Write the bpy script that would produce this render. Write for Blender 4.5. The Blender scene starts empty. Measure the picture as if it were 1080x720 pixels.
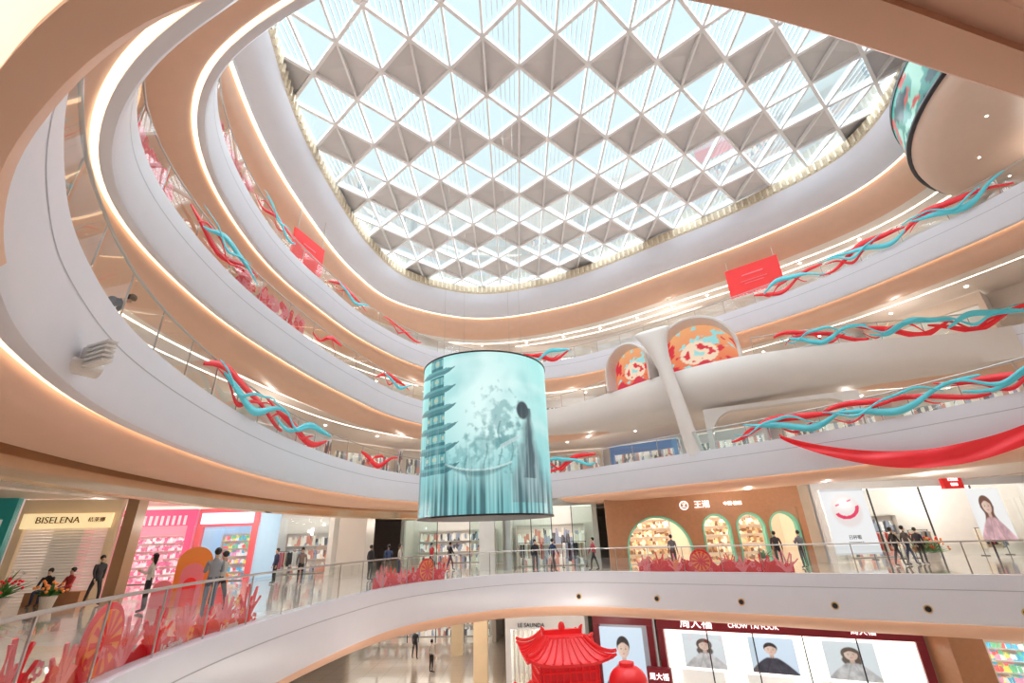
import bpy, bmesh, math, random, bisect
from mathutils import Vector, Matrix, noise
random.seed(7)
scene=bpy.context.scene
col=scene.collection
pi=math.pi
try: scene.view_settings.view_transform='Standard'
except Exception as e: print(e)

# ---------------------------------------------------------------- materials
MC={}
def M(name,c,rough=.5,metal=0.,emit=0.,ecol=None,var=.05,scale=2.,coat=0.):
    if name in MC: return MC[name]
    m=bpy.data.materials.new(name); m.use_nodes=True
    nt=m.node_tree; b=nt.nodes['Principled BSDF']
    tc=nt.nodes.new('ShaderNodeTexCoord'); no=nt.nodes.new('ShaderNodeTexNoise')
    no.inputs['Scale'].default_value=scale
    nt.links.new(tc.outputs['Object'],no.inputs['Vector'])
    mx=nt.nodes.new('ShaderNodeMix'); mx.data_type='RGBA'
    mx.inputs[6].default_value=(*[x*(1-var) for x in c],1)
    mx.inputs[7].default_value=(*[min(1,x*(1+var)) for x in c],1)
    nt.links.new(no.outputs['Fac'],mx.inputs[0])
    nt.links.new(mx.outputs[2],b.inputs['Base Color'])
    b.inputs['Roughness'].default_value=rough; b.inputs['Metallic'].default_value=metal
    b.inputs['Coat Weight'].default_value=coat
    if emit>0:
        b.inputs['Emission Color'].default_value=(*(ecol or c),1)
        b.inputs['Emission Strength'].default_value=emit
    MC[name]=m; return m
def GL(name,tint=(.93,.97,.96),gloss=.2,rough=.02):
    if name in MC: return MC[name]
    m=bpy.data.materials.new(name); m.use_nodes=True; nt=m.node_tree
    for n in list(nt.nodes):
        if n.type!='OUTPUT_MATERIAL': nt.nodes.remove(n)
    out=[n for n in nt.nodes if n.type=='OUTPUT_MATERIAL'][0]
    t=nt.nodes.new('ShaderNodeBsdfTransparent'); t.inputs[0].default_value=(*tint,1)
    g=nt.nodes.new('ShaderNodeBsdfGlossy'); g.inputs['Roughness'].default_value=rough
    lw=nt.nodes.new('ShaderNodeLayerWeight'); lw.inputs[0].default_value=.25
    mu=nt.nodes.new('ShaderNodeMath'); mu.operation='MULTIPLY_ADD'
    mu.inputs[1].default_value=.5; mu.inputs[2].default_value=gloss*.5
    nt.links.new(lw.outputs['Fresnel'],mu.inputs[0])
    mx=nt.nodes.new('ShaderNodeMixShader')
    nt.links.new(mu.outputs[0],mx.inputs[0]); nt.links.new(t.outputs[0],mx.inputs[1]); nt.links.new(g.outputs[0],mx.inputs[2])
    nt.links.new(mx.outputs[0],out.inputs[0])
    MC[name]=m; return m
def VC(name,strength):
    if name in MC: return MC[name]
    m=bpy.data.materials.new(name); m.use_nodes=True; nt=m.node_tree; b=nt.nodes['Principled BSDF']
    a=nt.nodes.new('ShaderNodeVertexColor'); a.layer_name='Col'
    b.inputs['Base Color'].default_value=(.02,.02,.02,1); b.inputs['Roughness'].default_value=.25
    nt.links.new(a.outputs[0],b.inputs['Emission Color']); b.inputs['Emission Strength'].default_value=strength
    MC[name]=m; return m
def GOODS(name,cols,sx,sy,emit=.35):  # goods glow in their own colours, standing in for shop lighting
    if name in MC: return MC[name]
    m=bpy.data.materials.new(name); m.use_nodes=True; nt=m.node_tree; b=nt.nodes['Principled BSDF']
    tc=nt.nodes.new('ShaderNodeTexCoord'); mp=nt.nodes.new('ShaderNodeMapping')
    mp.inputs['Scale'].default_value=(sx,sx,sy)
    vo=nt.nodes.new('ShaderNodeTexVoronoi'); vo.inputs['Scale'].default_value=1.; vo.inputs['Randomness'].default_value=.6
    cr=nt.nodes.new('ShaderNodeValToRGB'); cr.color_ramp.interpolation='CONSTANT'
    sep=nt.nodes.new('ShaderNodeSeparateColor')
    nt.links.new(tc.outputs['Object'],mp.inputs[0]); nt.links.new(mp.outputs[0],vo.inputs['Vector'])
    nt.links.new(vo.outputs['Color'],sep.inputs[0]); nt.links.new(sep.outputs[0],cr.inputs[0])
    els=cr.color_ramp.elements
    els[0].color=(*cols[0],1); els[1].position=1/len(cols); els[1].color=(*cols[1],1)
    for i in range(2,len(cols)):
        e=els.new(i/len(cols)); e.color=(*cols[i],1)
    nt.links.new(cr.outputs[0],b.inputs['Base Color']); nt.links.new(cr.outputs[0],b.inputs['Emission Color'])
    b.inputs['Emission Strength'].default_value=emit; b.inputs['Roughness'].default_value=.6
    MC[name]=m; return m
def TILE(name,c1,c2,size,rough):
    if name in MC: return MC[name]
    m=bpy.data.materials.new(name); m.use_nodes=True; nt=m.node_tree; b=nt.nodes['Principled BSDF']
    tc=nt.nodes.new('ShaderNodeTexCoord'); br=nt.nodes.new('ShaderNodeTexBrick')
    br.offset=0; br.inputs['Scale'].default_value=1/size
    br.inputs['Color1'].default_value=(*c1,1); br.inputs['Color2'].default_value=(*c2,1)
    br.inputs['Mortar'].default_value=(*[x*.6 for x in c1],1); br.inputs['Mortar Size'].default_value=.008
    br.inputs['Brick Width'].default_value=1; br.inputs['Row Height'].default_value=1
    nt.links.new(tc.outputs['Object'],br.inputs['Vector']); nt.links.new(br.outputs['Color'],b.inputs['Base Color'])
    b.inputs['Roughness'].default_value=rough; b.inputs['Coat Weight'].default_value=.5; b.inputs['Coat Roughness'].default_value=.04
    MC[name]=m; return m
white=M('white_gypsum',(.77,.77,.84),.35,var=.02)
whiteW=M('warm_white_gypsum',(.84,.80,.76),.45,var=.02)
copper=M('copper_paint',(.78,.49,.35),.38,.05,var=.04)
copperD=M('copper_paint_dim',(.66,.38,.26),.38,.1,var=.04)  # same copper, darkened in its colour for the dimly lit near soffit
soff=M('beige_ceiling',(.88,.80,.74),.5,var=.03)
bronze=M('bronze_mirror',(.72,.55,.38),.08,.85)
coveM=M('cove_light',(1,.8,.55),.5,emit=2.5,ecol=(1,.72,.46))
coveS=M('cove_light_soft',(1,.85,.65),.5,emit=1.1,ecol=(1,.84,.62))
lineM=M('linear_light',(1,.93,.8),.5,emit=4,ecol=(1,.93,.82))
spotM=M('downlight_glow',(1,.95,.85),.5,emit=8,ecol=(1,.95,.88))
wallM=M('corridor_wall',(.80,.73,.68),.5)
tile2=TILE('cream_tile',(.87,.77,.67),(.84,.74,.64),1.2,.08)
grayM=M('coffer_grey',(.74,.72,.73),.6,var=.02)
ribM=M('rib_white',(.93,.93,.95),.5,var=.02)
slatW=M('slat_white',(.80,.86,.92),.5,var=.02)
glassM=GL('rail_glass',gloss=.28); paneM=GL('sky_glass',(.93,.99,1.),.04)
greenGL=GL('shop_glass_green',(.78,.92,.88),.2)
steel=M('brushed_steel',(.5,.48,.46),.3,.9)
dark=M('dark_metal',(.04,.04,.045),.4,.5)
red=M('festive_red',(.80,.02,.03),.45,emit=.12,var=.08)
redE=M('festive_red_bright',(.8,.03,.03),.45,emit=.25,ecol=(.9,.03,.03))
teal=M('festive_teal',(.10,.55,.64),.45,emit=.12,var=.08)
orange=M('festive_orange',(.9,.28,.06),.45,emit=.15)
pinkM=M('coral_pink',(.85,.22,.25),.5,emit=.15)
goldM=M('gold_trim',(.75,.5,.22),.35,.6)
woodM=M('walnut_wood',(.46,.22,.11),.45,emit=.05,var=.15,scale=6)
greenM=M('arch_green',(.16,.48,.33),.5,emit=.25)
blackM=M('black_panel',(.02,.02,.022),.35)
wl=M('white_letters',(1,1,1),.4,emit=1.3)

# ---------------------------------------------------------------- helpers
def setp(o,props):
    for k,v in props.items(): o[k]=v
def mk(name,verts,faces,mat=None,parent=None,mats=None,fm=None,smooth=False,mw=None,**props):
    me=bpy.data.meshes.new(name); me.from_pydata([tuple(v) for v in verts],[],faces)
    if mats:
        for m in mats: me.materials.append(m)
        if fm:
            for p,i in zip(me.polygons,fm): p.material_index=i
    elif mat: me.materials.append(mat)
    if smooth:
        for p in me.polygons: p.use_smooth=True
    me.update()
    o=bpy.data.objects.new(name,me); col.objects.link(o)
    if parent: o.parent=parent
    if mw is not None: o.matrix_world=mw
    setp(o,props); return o
def boxvf(sx,sy,sz,c=(0,0,0)):
    x,y,z=c; a,b,d=sx/2,sy/2,sz/2
    v=[(x+i*a,y+j*b,z+k*d) for k in(-1,1) for j in(-1,1) for i in(-1,1)]
    f=[(0,2,3,1),(4,5,7,6),(0,1,5,4),(2,6,7,3),(0,4,6,2),(1,3,7,5)]
    return v,f
def box(name,size,loc,mat,parent=None,**props):
    v,f=boxvf(*size); o=mk(name,v,f,mat,parent,**props); o.location=loc; return o
def join(parts):
    V=[];F=[]
    for v,f in parts:
        n=len(V); V+=list(v); F+=[tuple(i+n for i in q) for q in f]
    return V,F
def cylvf(r,h,n=16,c=(0,0,0),r2=None,axis='z',cap=True):
    r2=r if r2 is None else r2; V=[]
    for k,(rr,z) in enumerate(((r,0),(r2,h))):
        for i in range(n):
            a=2*pi*i/n; p=(rr*math.cos(a),rr*math.sin(a),z)
            if axis=='y': p=(p[0],p[2],p[1])
            if axis=='x': p=(p[2],p[0],p[1])
            V.append((p[0]+c[0],p[1]+c[1],p[2]+c[2]))
    F=[(i,(i+1)%n,n+(i+1)%n,n+i) for i in range(n)]
    if cap: F+=[tuple(range(n))[::-1],tuple(range(n,2*n))]
    return V,F
def tubevf(pts,r,n=6):
    V=[];F=[];pts=[Vector(p) for p in pts]
    for i,p in enumerate(pts):
        d=(pts[min(i+1,len(pts)-1)]-pts[max(i-1,0)]).normalized()
        u=d.cross(Vector((0,0,1)))
        if u.length<.01: u=Vector((1,0,0))
        u.normalize(); w=u.cross(d)
        rr=r[i] if isinstance(r,(list,tuple)) else r
        for k in range(n):
            a=2*pi*k/n; V.append(p+u*math.cos(a)*rr+w*math.sin(a)*rr)
    for i in range(len(pts)-1):
        for k in range(n):
            F.append((i*n+k,i*n+(k+1)%n,(i+1)*n+(k+1)%n,(i+1)*n+k))
    F.append(tuple(range(n))[::-1]); F.append(tuple((len(pts)-1)*n+k for k in range(n)))
    return V,F
def ellip(c,r,nu=14,nv=9):
    V=[];F=[]
    for j in range(nv+1):
        a=-pi/2+pi*j/nv
        for i in range(nu):
            b=2*pi*i/nu; V.append((c[0]+r[0]*math.cos(a)*math.cos(b),c[1]+r[1]*math.cos(a)*math.sin(b),c[2]+r[2]*math.sin(a)))
    for j in range(nv):
        for i in range(nu):
            F.append((j*nu+i,j*nu+(i+1)%nu,(j+1)*nu+(i+1)%nu,(j+1)*nu+i))
    return V,F
def empty(name,mw,**props):
    e=bpy.data.objects.new(name,None); e.empty_display_size=.3; col.objects.link(e); e.matrix_world=mw; setp(e,props); return e
def frame(A,B,z):
    A=Vector((A[0],A[1],0));B=Vector((B[0],B[1],0)); x=(B-A).normalized(); y=Vector((-x.y,x.x,0))
    return Matrix(((x.x,y.x,0,A.x),(x.y,y.y,0,A.y),(0,0,1,z),(0,0,0,1))),(B-A).length
def text(name,s,size,loc,mat,parent,ext=.03,align='CENTER',**props):
    cu=bpy.data.curves.new(name,'FONT'); cu.body=s; cu.size=size; cu.extrude=ext; cu.align_x=align; cu.align_y='CENTER'
    cu.resolution_u=3
    t=bpy.data.objects.new(name+'_tmp',cu); col.objects.link(t)
    bpy.context.view_layer.update()
    me=bpy.data.meshes.new_from_object(t.evaluated_get(bpy.context.evaluated_depsgraph_get()))
    bpy.data.objects.remove(t); bpy.data.curves.remove(cu)
    me.name=name; me.materials.clear(); me.materials.append(mat)
    o=bpy.data.objects.new(name,me); col.objects.link(o); o.parent=parent
    o.location=loc; o.rotation_euler=(pi/2,0,0); setp(o,props); return o
def screen(name,fpos,fcol,nu,nv,mat,parent=None,**props):
    V=[];F=[];C=[]
    for j in range(nv+1):
        for i in range(nu+1):
            u=i/nu;v=j/nv; V.append(fpos(u,v)); C.append(fcol(u,v))
    for j in range(nv):
        for i in range(nu):
            a=j*(nu+1)+i; F.append((a,a+1,a+nu+2,a+nu+1))
    o=mk(name,V,F,mat,parent,**props)
    ca=o.data.color_attributes.new('Col','FLOAT_COLOR','POINT')
    for i,c in enumerate(C): ca.data[i].color=(*c,1)
    return o

class Loop:
    def __init__(s,ctrl=None,pts=None,N=300):
        if pts is None:
            raw=[];n=len(ctrl)
            for i in range(n):
                p=[Vector(ctrl[(i+k-1)%n]) for k in range(4)]
                for j in range(16):
                    t=j/16
                    raw.append(.5*((2*p[1])+(p[2]-p[0])*t+(2*p[0]-5*p[1]+4*p[2]-p[3])*t*t+(3*p[1]-p[0]-3*p[2]+p[3])*t**3))
            L=[0]
            for i in range(len(raw)): L.append(L[-1]+(raw[(i+1)%len(raw)]-raw[i]).length)
            pts=[];j=0
            for i in range(N):
                d=L[-1]*i/N
                while L[j+1]<d: j+=1
                t=(d-L[j])/(L[j+1]-L[j]); pts.append(raw[j].lerp(raw[(j+1)%len(raw)],t))
            for _ in range(3):
                pts=[(pts[i-1]+pts[i]*2+pts[(i+1)%N])/4 for i in range(N)]
        s.p=pts; s.N=len(pts)
        area=sum(pts[i].x*pts[(i+1)%s.N].y-pts[(i+1)%s.N].x*pts[i].y for i in range(s.N))
        sg=1 if area>0 else -1
        s.n=[]
        for i in range(s.N):
            d=pts[(i+1)%s.N]-pts[i-1]; d.normalize(); s.n.append(Vector((d.y,-d.x))*sg)
        s.L=[0]
        for i in range(s.N): s.L.append(s.L[-1]+(pts[(i+1)%s.N]-pts[i]).length)
        s.len=s.L[-1]
    def off(s,d): return Loop(pts=[p+n*d for p,n in zip(s.p,s.n)])
    def at(s,d,o=0):
        d=d%s.len
        lo=min(bisect.bisect_right(s.L,d)-1,s.N-1)
        t=(d-s.L[lo])/(s.L[lo+1]-s.L[lo]); a=s.p[lo].lerp(s.p[(lo+1)%s.N],t); n=s.n[lo].lerp(s.n[(lo+1)%s.N],t)
        return a+n*o,n
    def near(s,q):
        q=Vector(q); i=min(range(s.N),key=lambda k:(s.p[k]-q).length); return s.L[i]
    def rng(s,a,b):
        x=s.near(a);y=s.near(b)
        if y-x>s.len/2: y-=s.len
        if x-y>s.len/2: y+=s.len
        return x,y
    def inside(s,x,y):
        r=False
        for i in range(s.N):
            a=s.p[i];b=s.p[i-1]
            if (a.y>y)!=(b.y>y) and x<(b.x-a.x)*(y-a.y)/(b.y-a.y)+a.x: r=not r
        return r
def ring(name,lp,prof,z,mat,smooth=True,mats2=(),cond=None,keep=None,**props):
    k=len(prof);V=[];F=[];fm=[]
    for p,n in zip(lp.p,lp.n):
        for o,h in prof: q=p+n*o; V.append((q.x,q.y,z+h))
    for i in range(lp.N):
        if keep and not keep(lp.p[i]): continue
        for j in range(k-1):
            a=i*k+j;b=((i+1)%lp.N)*k+j; F.append((a,a+1,b+1,b)); fm.append(cond(lp.p[i],j) if cond else 0)
    o=mk(name,V,F,None,mats=[mat]+list(mats2),fm=fm,smooth=smooth,kind='structure',**props)
    if smooth:
        md=o.modifiers.new('e','EDGE_SPLIT'); md.split_angle=math.radians(35)
    return o
CEN=Vector((5,19))
def annulus(name,lp,o,z,mat,R=47,**props):
    V=[];F=[]
    for p,n in zip(lp.p,lp.n):
        q=p+n*o; d=(q-CEN).normalized(); w=CEN+d*R
        V+=[(q.x,q.y,z),(w.x,w.y,z)]
    for i in range(lp.N):
        a=2*i;b=2*((i+1)%lp.N); F.append((a,a+1,b+1,b))
    return mk(name,V,F,mat,kind='structure',**props)

# ---------------------------------------------------------------- plan of the voids (metres)
E2=Loop([(-1,1.2),(-4,3.4),(-5.5,6.5),(-6.3,11),(-6,17),(-4.6,22.3),(-1,25.8),(2.8,26),(7,23.6),(12,20.2),(17,16.8),(21,12),(19.5,6.5),(12,2.7),(4,1.3)])
E3=Loop([(-1,1.27),(-1.75,1.43),(-2.6,1.85),(-3.5,2.45),(-4.6,3.5),(-5.9,5.2),(-7.3,8.1),(-8.3,12.3),(-8.8,17),(-8.6,22),(-7.6,27),(-5.3,30.8),(-1.5,32.4),(2.8,30.6),(8,25.6),(12.5,21),(15.3,17),(17,12),(15.5,7.5),(10,4.1),(6,2.85),(3,1.98),(.8,1.38)],N=380)
E4=Loop([(-4.5,4.4),(-7.5,6.4),(-9.1,9.1),(-9.8,13.5),(-9.6,18),(-8.8,23),(-7,29),(-2.5,33.8),(3,33.5),(6.5,30),(9.2,26.6),(12.6,23.8),(17.5,22.2),(25,20.5),(28,14),(22,7),(10,4),(0,3.2)])
E5=Loop([(-4.2,6.8),(-8.3,9),(-10.4,12.5),(-11.2,18),(-10.6,23),(-9.3,28),(-6.5,33),(-1.5,36.5),(4,36.3),(8.6,33.6),(14,29.2),(18.3,24.8),(21,20.5),(23,16),(23.5,11),(19,7),(8,5.5),(0,5.8)])
ER=Loop([(-9.5,9),(-11,14),(-11.9,19),(-12,24.5),(-11.4,31),(-9.2,36.4),(-2.8,39.6),(5.3,37.4),(13,31.9),(18.7,27.2),(22.3,22.4),(21.8,16.5),(20,10),(14,5),(4,3.5),(-5,5)])
F2,F3,F4,F5=0.,5.5,10.5,15.5; F1=-5.5
whiteP=[(.35,.15),(0,.15),(0,-1.28),(.05,-1.38),(.12,-1.4),(.25,-1.4),(.25,-1.33)]
coveP=[(.25,-1.33),(.40,-1.33)]
copP=[(.40,-1.33),(.42,-1.5),(.52,-1.68),(.7,-1.83),(1.0,-1.93),(1.5,-1.98),(1.9,-1.98),(2.0,-1.93),(2.05,-1.3)]
cop3=[(.40,-1.33),(.42,-1.48),(.52,-1.6),(.7,-1.7),(1.0,-1.76),(1.5,-1.8),(1.9,-1.8),(2.0,-1.75),(2.05,-1.3)]
tn=1
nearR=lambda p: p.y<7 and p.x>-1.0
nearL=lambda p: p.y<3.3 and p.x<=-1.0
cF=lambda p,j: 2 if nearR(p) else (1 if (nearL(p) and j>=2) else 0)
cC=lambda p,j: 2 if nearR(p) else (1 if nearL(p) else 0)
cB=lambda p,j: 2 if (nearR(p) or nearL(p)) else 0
for lp,z in ((E2,F2),(E3,F3),(E4,F4),(E5,F5)):
    e3=lp is E3
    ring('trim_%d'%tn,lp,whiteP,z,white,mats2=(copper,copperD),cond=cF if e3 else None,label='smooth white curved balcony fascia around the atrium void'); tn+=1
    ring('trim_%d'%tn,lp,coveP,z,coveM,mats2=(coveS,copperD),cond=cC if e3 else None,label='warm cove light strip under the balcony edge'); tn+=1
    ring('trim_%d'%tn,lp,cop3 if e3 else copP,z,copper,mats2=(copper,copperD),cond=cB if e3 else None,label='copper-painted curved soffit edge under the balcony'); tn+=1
    ring('trim_%d'%tn,lp,[(-.004,-.32),(-.004,-.345)],z,M('groove_grey',(.45,.45,.48),.6),mats2=(copperD,copperD),cond=cF if e3 else None,label='fine shadow-gap line along the fascia'); tn+=1
    annulus('floor',lp,.3,z,tile2,label='cream polished tile floor of the gallery')
    annulus('ceiling',lp,2.0,z-1.32,soff,label='warm beige gallery ceiling')
    for o in ((3.3,3.38),(4.4,4.46)):
        ring('trim_%d'%tn,lp,[(o[0],-1.34),(o[1],-1.34)],z,lineM,keep=(lambda p:p.y>5.5) if e3 else None,label='thin linear ceiling light following the gallery curve'); tn+=1
ring('trim_%d'%tn,E3,[(2.4,-1.3),(2.4,-2.25),(2.55,-2.3),(2.6,-1.3)],F3,bronze,keep=lambda p:p.x<-4 and p.y>3,label='mirrored bronze glass bulkhead strip under the balcony'); tn+=1
V=[(CEN.x+60*math.cos(a*pi/32),CEN.y+60*math.sin(a*pi/32),F1) for a in range(64)]
mk('floor',V,[tuple(range(64))],tile2,kind='structure',label='cream polished ground floor')
circ=Loop(pts=[CEN+Vector((math.cos(a*pi/64),math.sin(a*pi/64)))*46 for a in range(128)])
ring('wall_outer',circ,[(0,F1),(0,F3-1.3)],0,wallM,label='beige outer wall of the lower floors')
WU=E5.off(8)
ring('wall_upper',WU,[(0,F3-1.4),(0,F5+6)],0,wallM,label='beige corridor wall of the upper galleries')
slatM=M('timber_slats',(.74,.62,.46),.5,var=.4,scale=9)
ring('trim_%d'%tn,ER,[(-.02,25.0),(-.02,24.3),(.05,24.2)],0,slatM,label='timber slat edge around the skylight'); tn+=1
P=[]
n=int(ER.len/.45)
for i in range(n):
    q,nn=ER.at(i*.45,-.08); a=math.atan2(nn.y,nn.x)
    v,f=boxvf(.12,.12,.62,(0,0,0)); c,s_=math.cos(a),math.sin(a)
    P.append(([(q.x+x*c-y*s_,q.y+x*s_+y*c,24.6+z) for x,y,z in v],f))
V,F=join(P); mk('trim_%d'%tn,V,F,M('slat_light',(.88,.78,.62),.5),kind='structure',label='row of beige slats lining the skylight rim'); tn+=1
ring('trim_%d'%tn,ER,[(.05,24.2),(.25,23.4),(.7,22.7),(1.25,22.3),(1.3,22.15)],0,white,label='white curved ring below the skylight'); tn+=1
ring('trim_%d'%tn,ER,[(1.3,22.15),(1.5,22.15)],0,coveM,label='warm cove light of the roof ring'); tn+=1
ring('trim_%d'%tn,ER,[(1.5,22.15),(1.55,21.6),(1.8,21.1),(2.4,20.7),(3.2,20.6)],0,copper,label='copper soffit of the roof ring'); tn+=1
annulus('ceiling',ER,3.2,20.62,soff,label='warm beige ceiling of the top gallery')
for o in (4.2,5.4,6.6):
    ring('trim_%d'%tn,ER,[(o,20.58),(o+.08,20.58)],0,lineM,label='thin linear ceiling light of the top gallery'); tn+=1
annulus('ceiling',ER,-.02,25.0,M('roof_deck',(.6,.6,.6),.6),label='opaque roof deck around the skylight')

# ---------------------------------------------------------------- skylight
W_,H_=3.7,3.3; x0=.9; y0=16.6-H_/2*9
big=ER.off(1.5)
ribs={};gray=[];panes=[];slats=[]
def beam(a,b,w,zb,zt):
    a=Vector(a);b=Vector(b); d=(b-a).normalized(); n=Vector((-d.y,d.x))*w/2
    V=[];
    for z in (zb,zt):
        for q in (a-n,b-n,b+n,a+n): V.append((q.x,q.y,z))
    return V,[(0,3,2,1),(4,5,6,7),(0,1,5,4),(1,2,6,5),(2,3,7,6),(3,0,4,7)]
zb=25.02
def LP(i,j): return (x0+i*W_/2,y0+j*H_/2)   # lattice point in half cells
for r in range(-2,30):
    for k in range(-7,10):
        ci=2*k+(r%2); cj=r
        cx,cy=LP(ci,cj)
        if not big.inside(cx,cy): continue
        Li,Ri,Ti,Bi=(ci-1,cj),(ci+1,cj),(ci,cj+1),(ci,cj-1)
        for a,b,w,o_ in ((Li,Ti,.17,0),(Ri,Ti,.17,.004),(Li,Bi,.17,.004),(Ri,Bi,.17,0),(Bi,Ti,.11,.03)):
            key=tuple(sorted((a,b)))
            if key not in ribs: ribs[key]=beam(LP(*a),LP(*b),w,zb+o_,zb+.26+o_)
        Lp,Rp,Tp,Bp=LP(*Li),LP(*Ri),LP(*Ti),LP(*Bi)
        t=r%3
        if t==0:
            zz=zb+.2
            gray.append(([(*Lp,zz),(*Bp,zz),(*Rp,zz),(*Tp,zz),(cx,cy,zz+.3)],[(0,1,4),(1,2,4),(2,3,4),(3,0,4)]))
        else:
            panes.append(([(*Lp,zb+.25),(*Bp,zb+.25),(*Rp,zb+.25),(*Tp,zb+.25)],[(0,1,2,3)]))
            for i in range(-6,7):
                if t==2 and i>0: continue
                if t==1 and i<0 and k%2: continue
                dx=i*W_/14; hh=H_/2*(1-abs(dx)/(W_/2))-.05
                slats.append(beam((cx+dx,cy-hh),(cx+dx,cy+hh),.055,zb+.31,zb+.36))
V,F=join(list(ribs.values())); mk('trim_%d'%tn,V,F,ribM,kind='structure',label='white diamond lattice ribs of the skylight'); tn+=1
V,F=join(gray); mk('trim_%d'%tn,V,F,grayM,kind='structure',label='grey shallow coffers between the skylight panes'); tn+=1
V,F=join(slats); mk('trim_%d'%tn,V,F,slatW,kind='structure',label='white sun louvres above the skylight glass'); tn+=1
V,F=join(panes); mk('window_1',V,F,paneM,kind='structure',label='clear diamond skylight panes')

# ---------------------------------------------------------------- railings
def railing(lp,z,s0,s1,label,step=1.6):
    if s1<s0: s1+=lp.len
    p0,_=lp.at(s0); root=empty('glass_railing',Matrix.Translation((p0.x,p0.y,z)),label=label,category='railing')
    inv=Vector((p0.x,p0.y,z)); n=int((s1-s0)/step)
    pts=[]
    m=n*3
    for i in range(m+1):
        q,_=lp.at(s0+(s1-s0)*i/m,.14); pts.append(Vector((q.x,q.y,z+1.2))-inv)
    V,F=tubevf(pts,.03,6); mk('handrail',V,F,steel,root,smooth=True)
    V,F=boxvf(.04,.02,1.05,(0,0,.65)); pm=None
    for i in range(n+1):
        q,nn=lp.at(s0+(s1-s0)*i/n,.16)
        if pm is None:
            o=mk('post',V,F,steel,root); pm=o.data
        else:
            o=bpy.data.objects.new('post',pm); col.objects.link(o); o.parent=root
        o.location=Vector((q.x,q.y,z))-inv; o.rotation_euler=(0,0,math.atan2(nn.y,nn.x)+pi/2)
    for i in range(n):
        a,_=lp.at(s0+(s1-s0)*(i+.03)/n,.13); b,_=lp.at(s0+(s1-s0)*(i+.97)/n,.13)
        a=Vector((a.x,a.y,z))-inv;b=Vector((b.x,b.y,z))-inv
        mk('glass_panel',[a+Vector((0,0,.16)),b+Vector((0,0,.16)),b+Vector((0,0,1.12)),a+Vector((0,0,1.12))],[(0,1,2,3)],glassM,root)
for lp,z,a,b,lab in ((E2,F2,(-4.6,4.4),(20,9),'frameless glass railing on the entry gallery edge'),
    (E3,F3,(-4.4,3.4),(16.8,9.5),'glass railing with steel posts on the middle gallery'),
    (E4,F4,(-7.3,6.2),(6.3,30.2),'glass railing with steel posts above the middle gallery'),
    (E4,F4,(13.3,23.5),(28,15),'glass railing with steel posts beyond the sculpted arches'),
    (E5,F5,(-8.5,9.2),(23.5,13),'glass railing with steel posts on the top gallery')):
    railing(lp,z,lp.near(a),lp.near(b),lab,1.6 if z<6 else 2.0)

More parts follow.
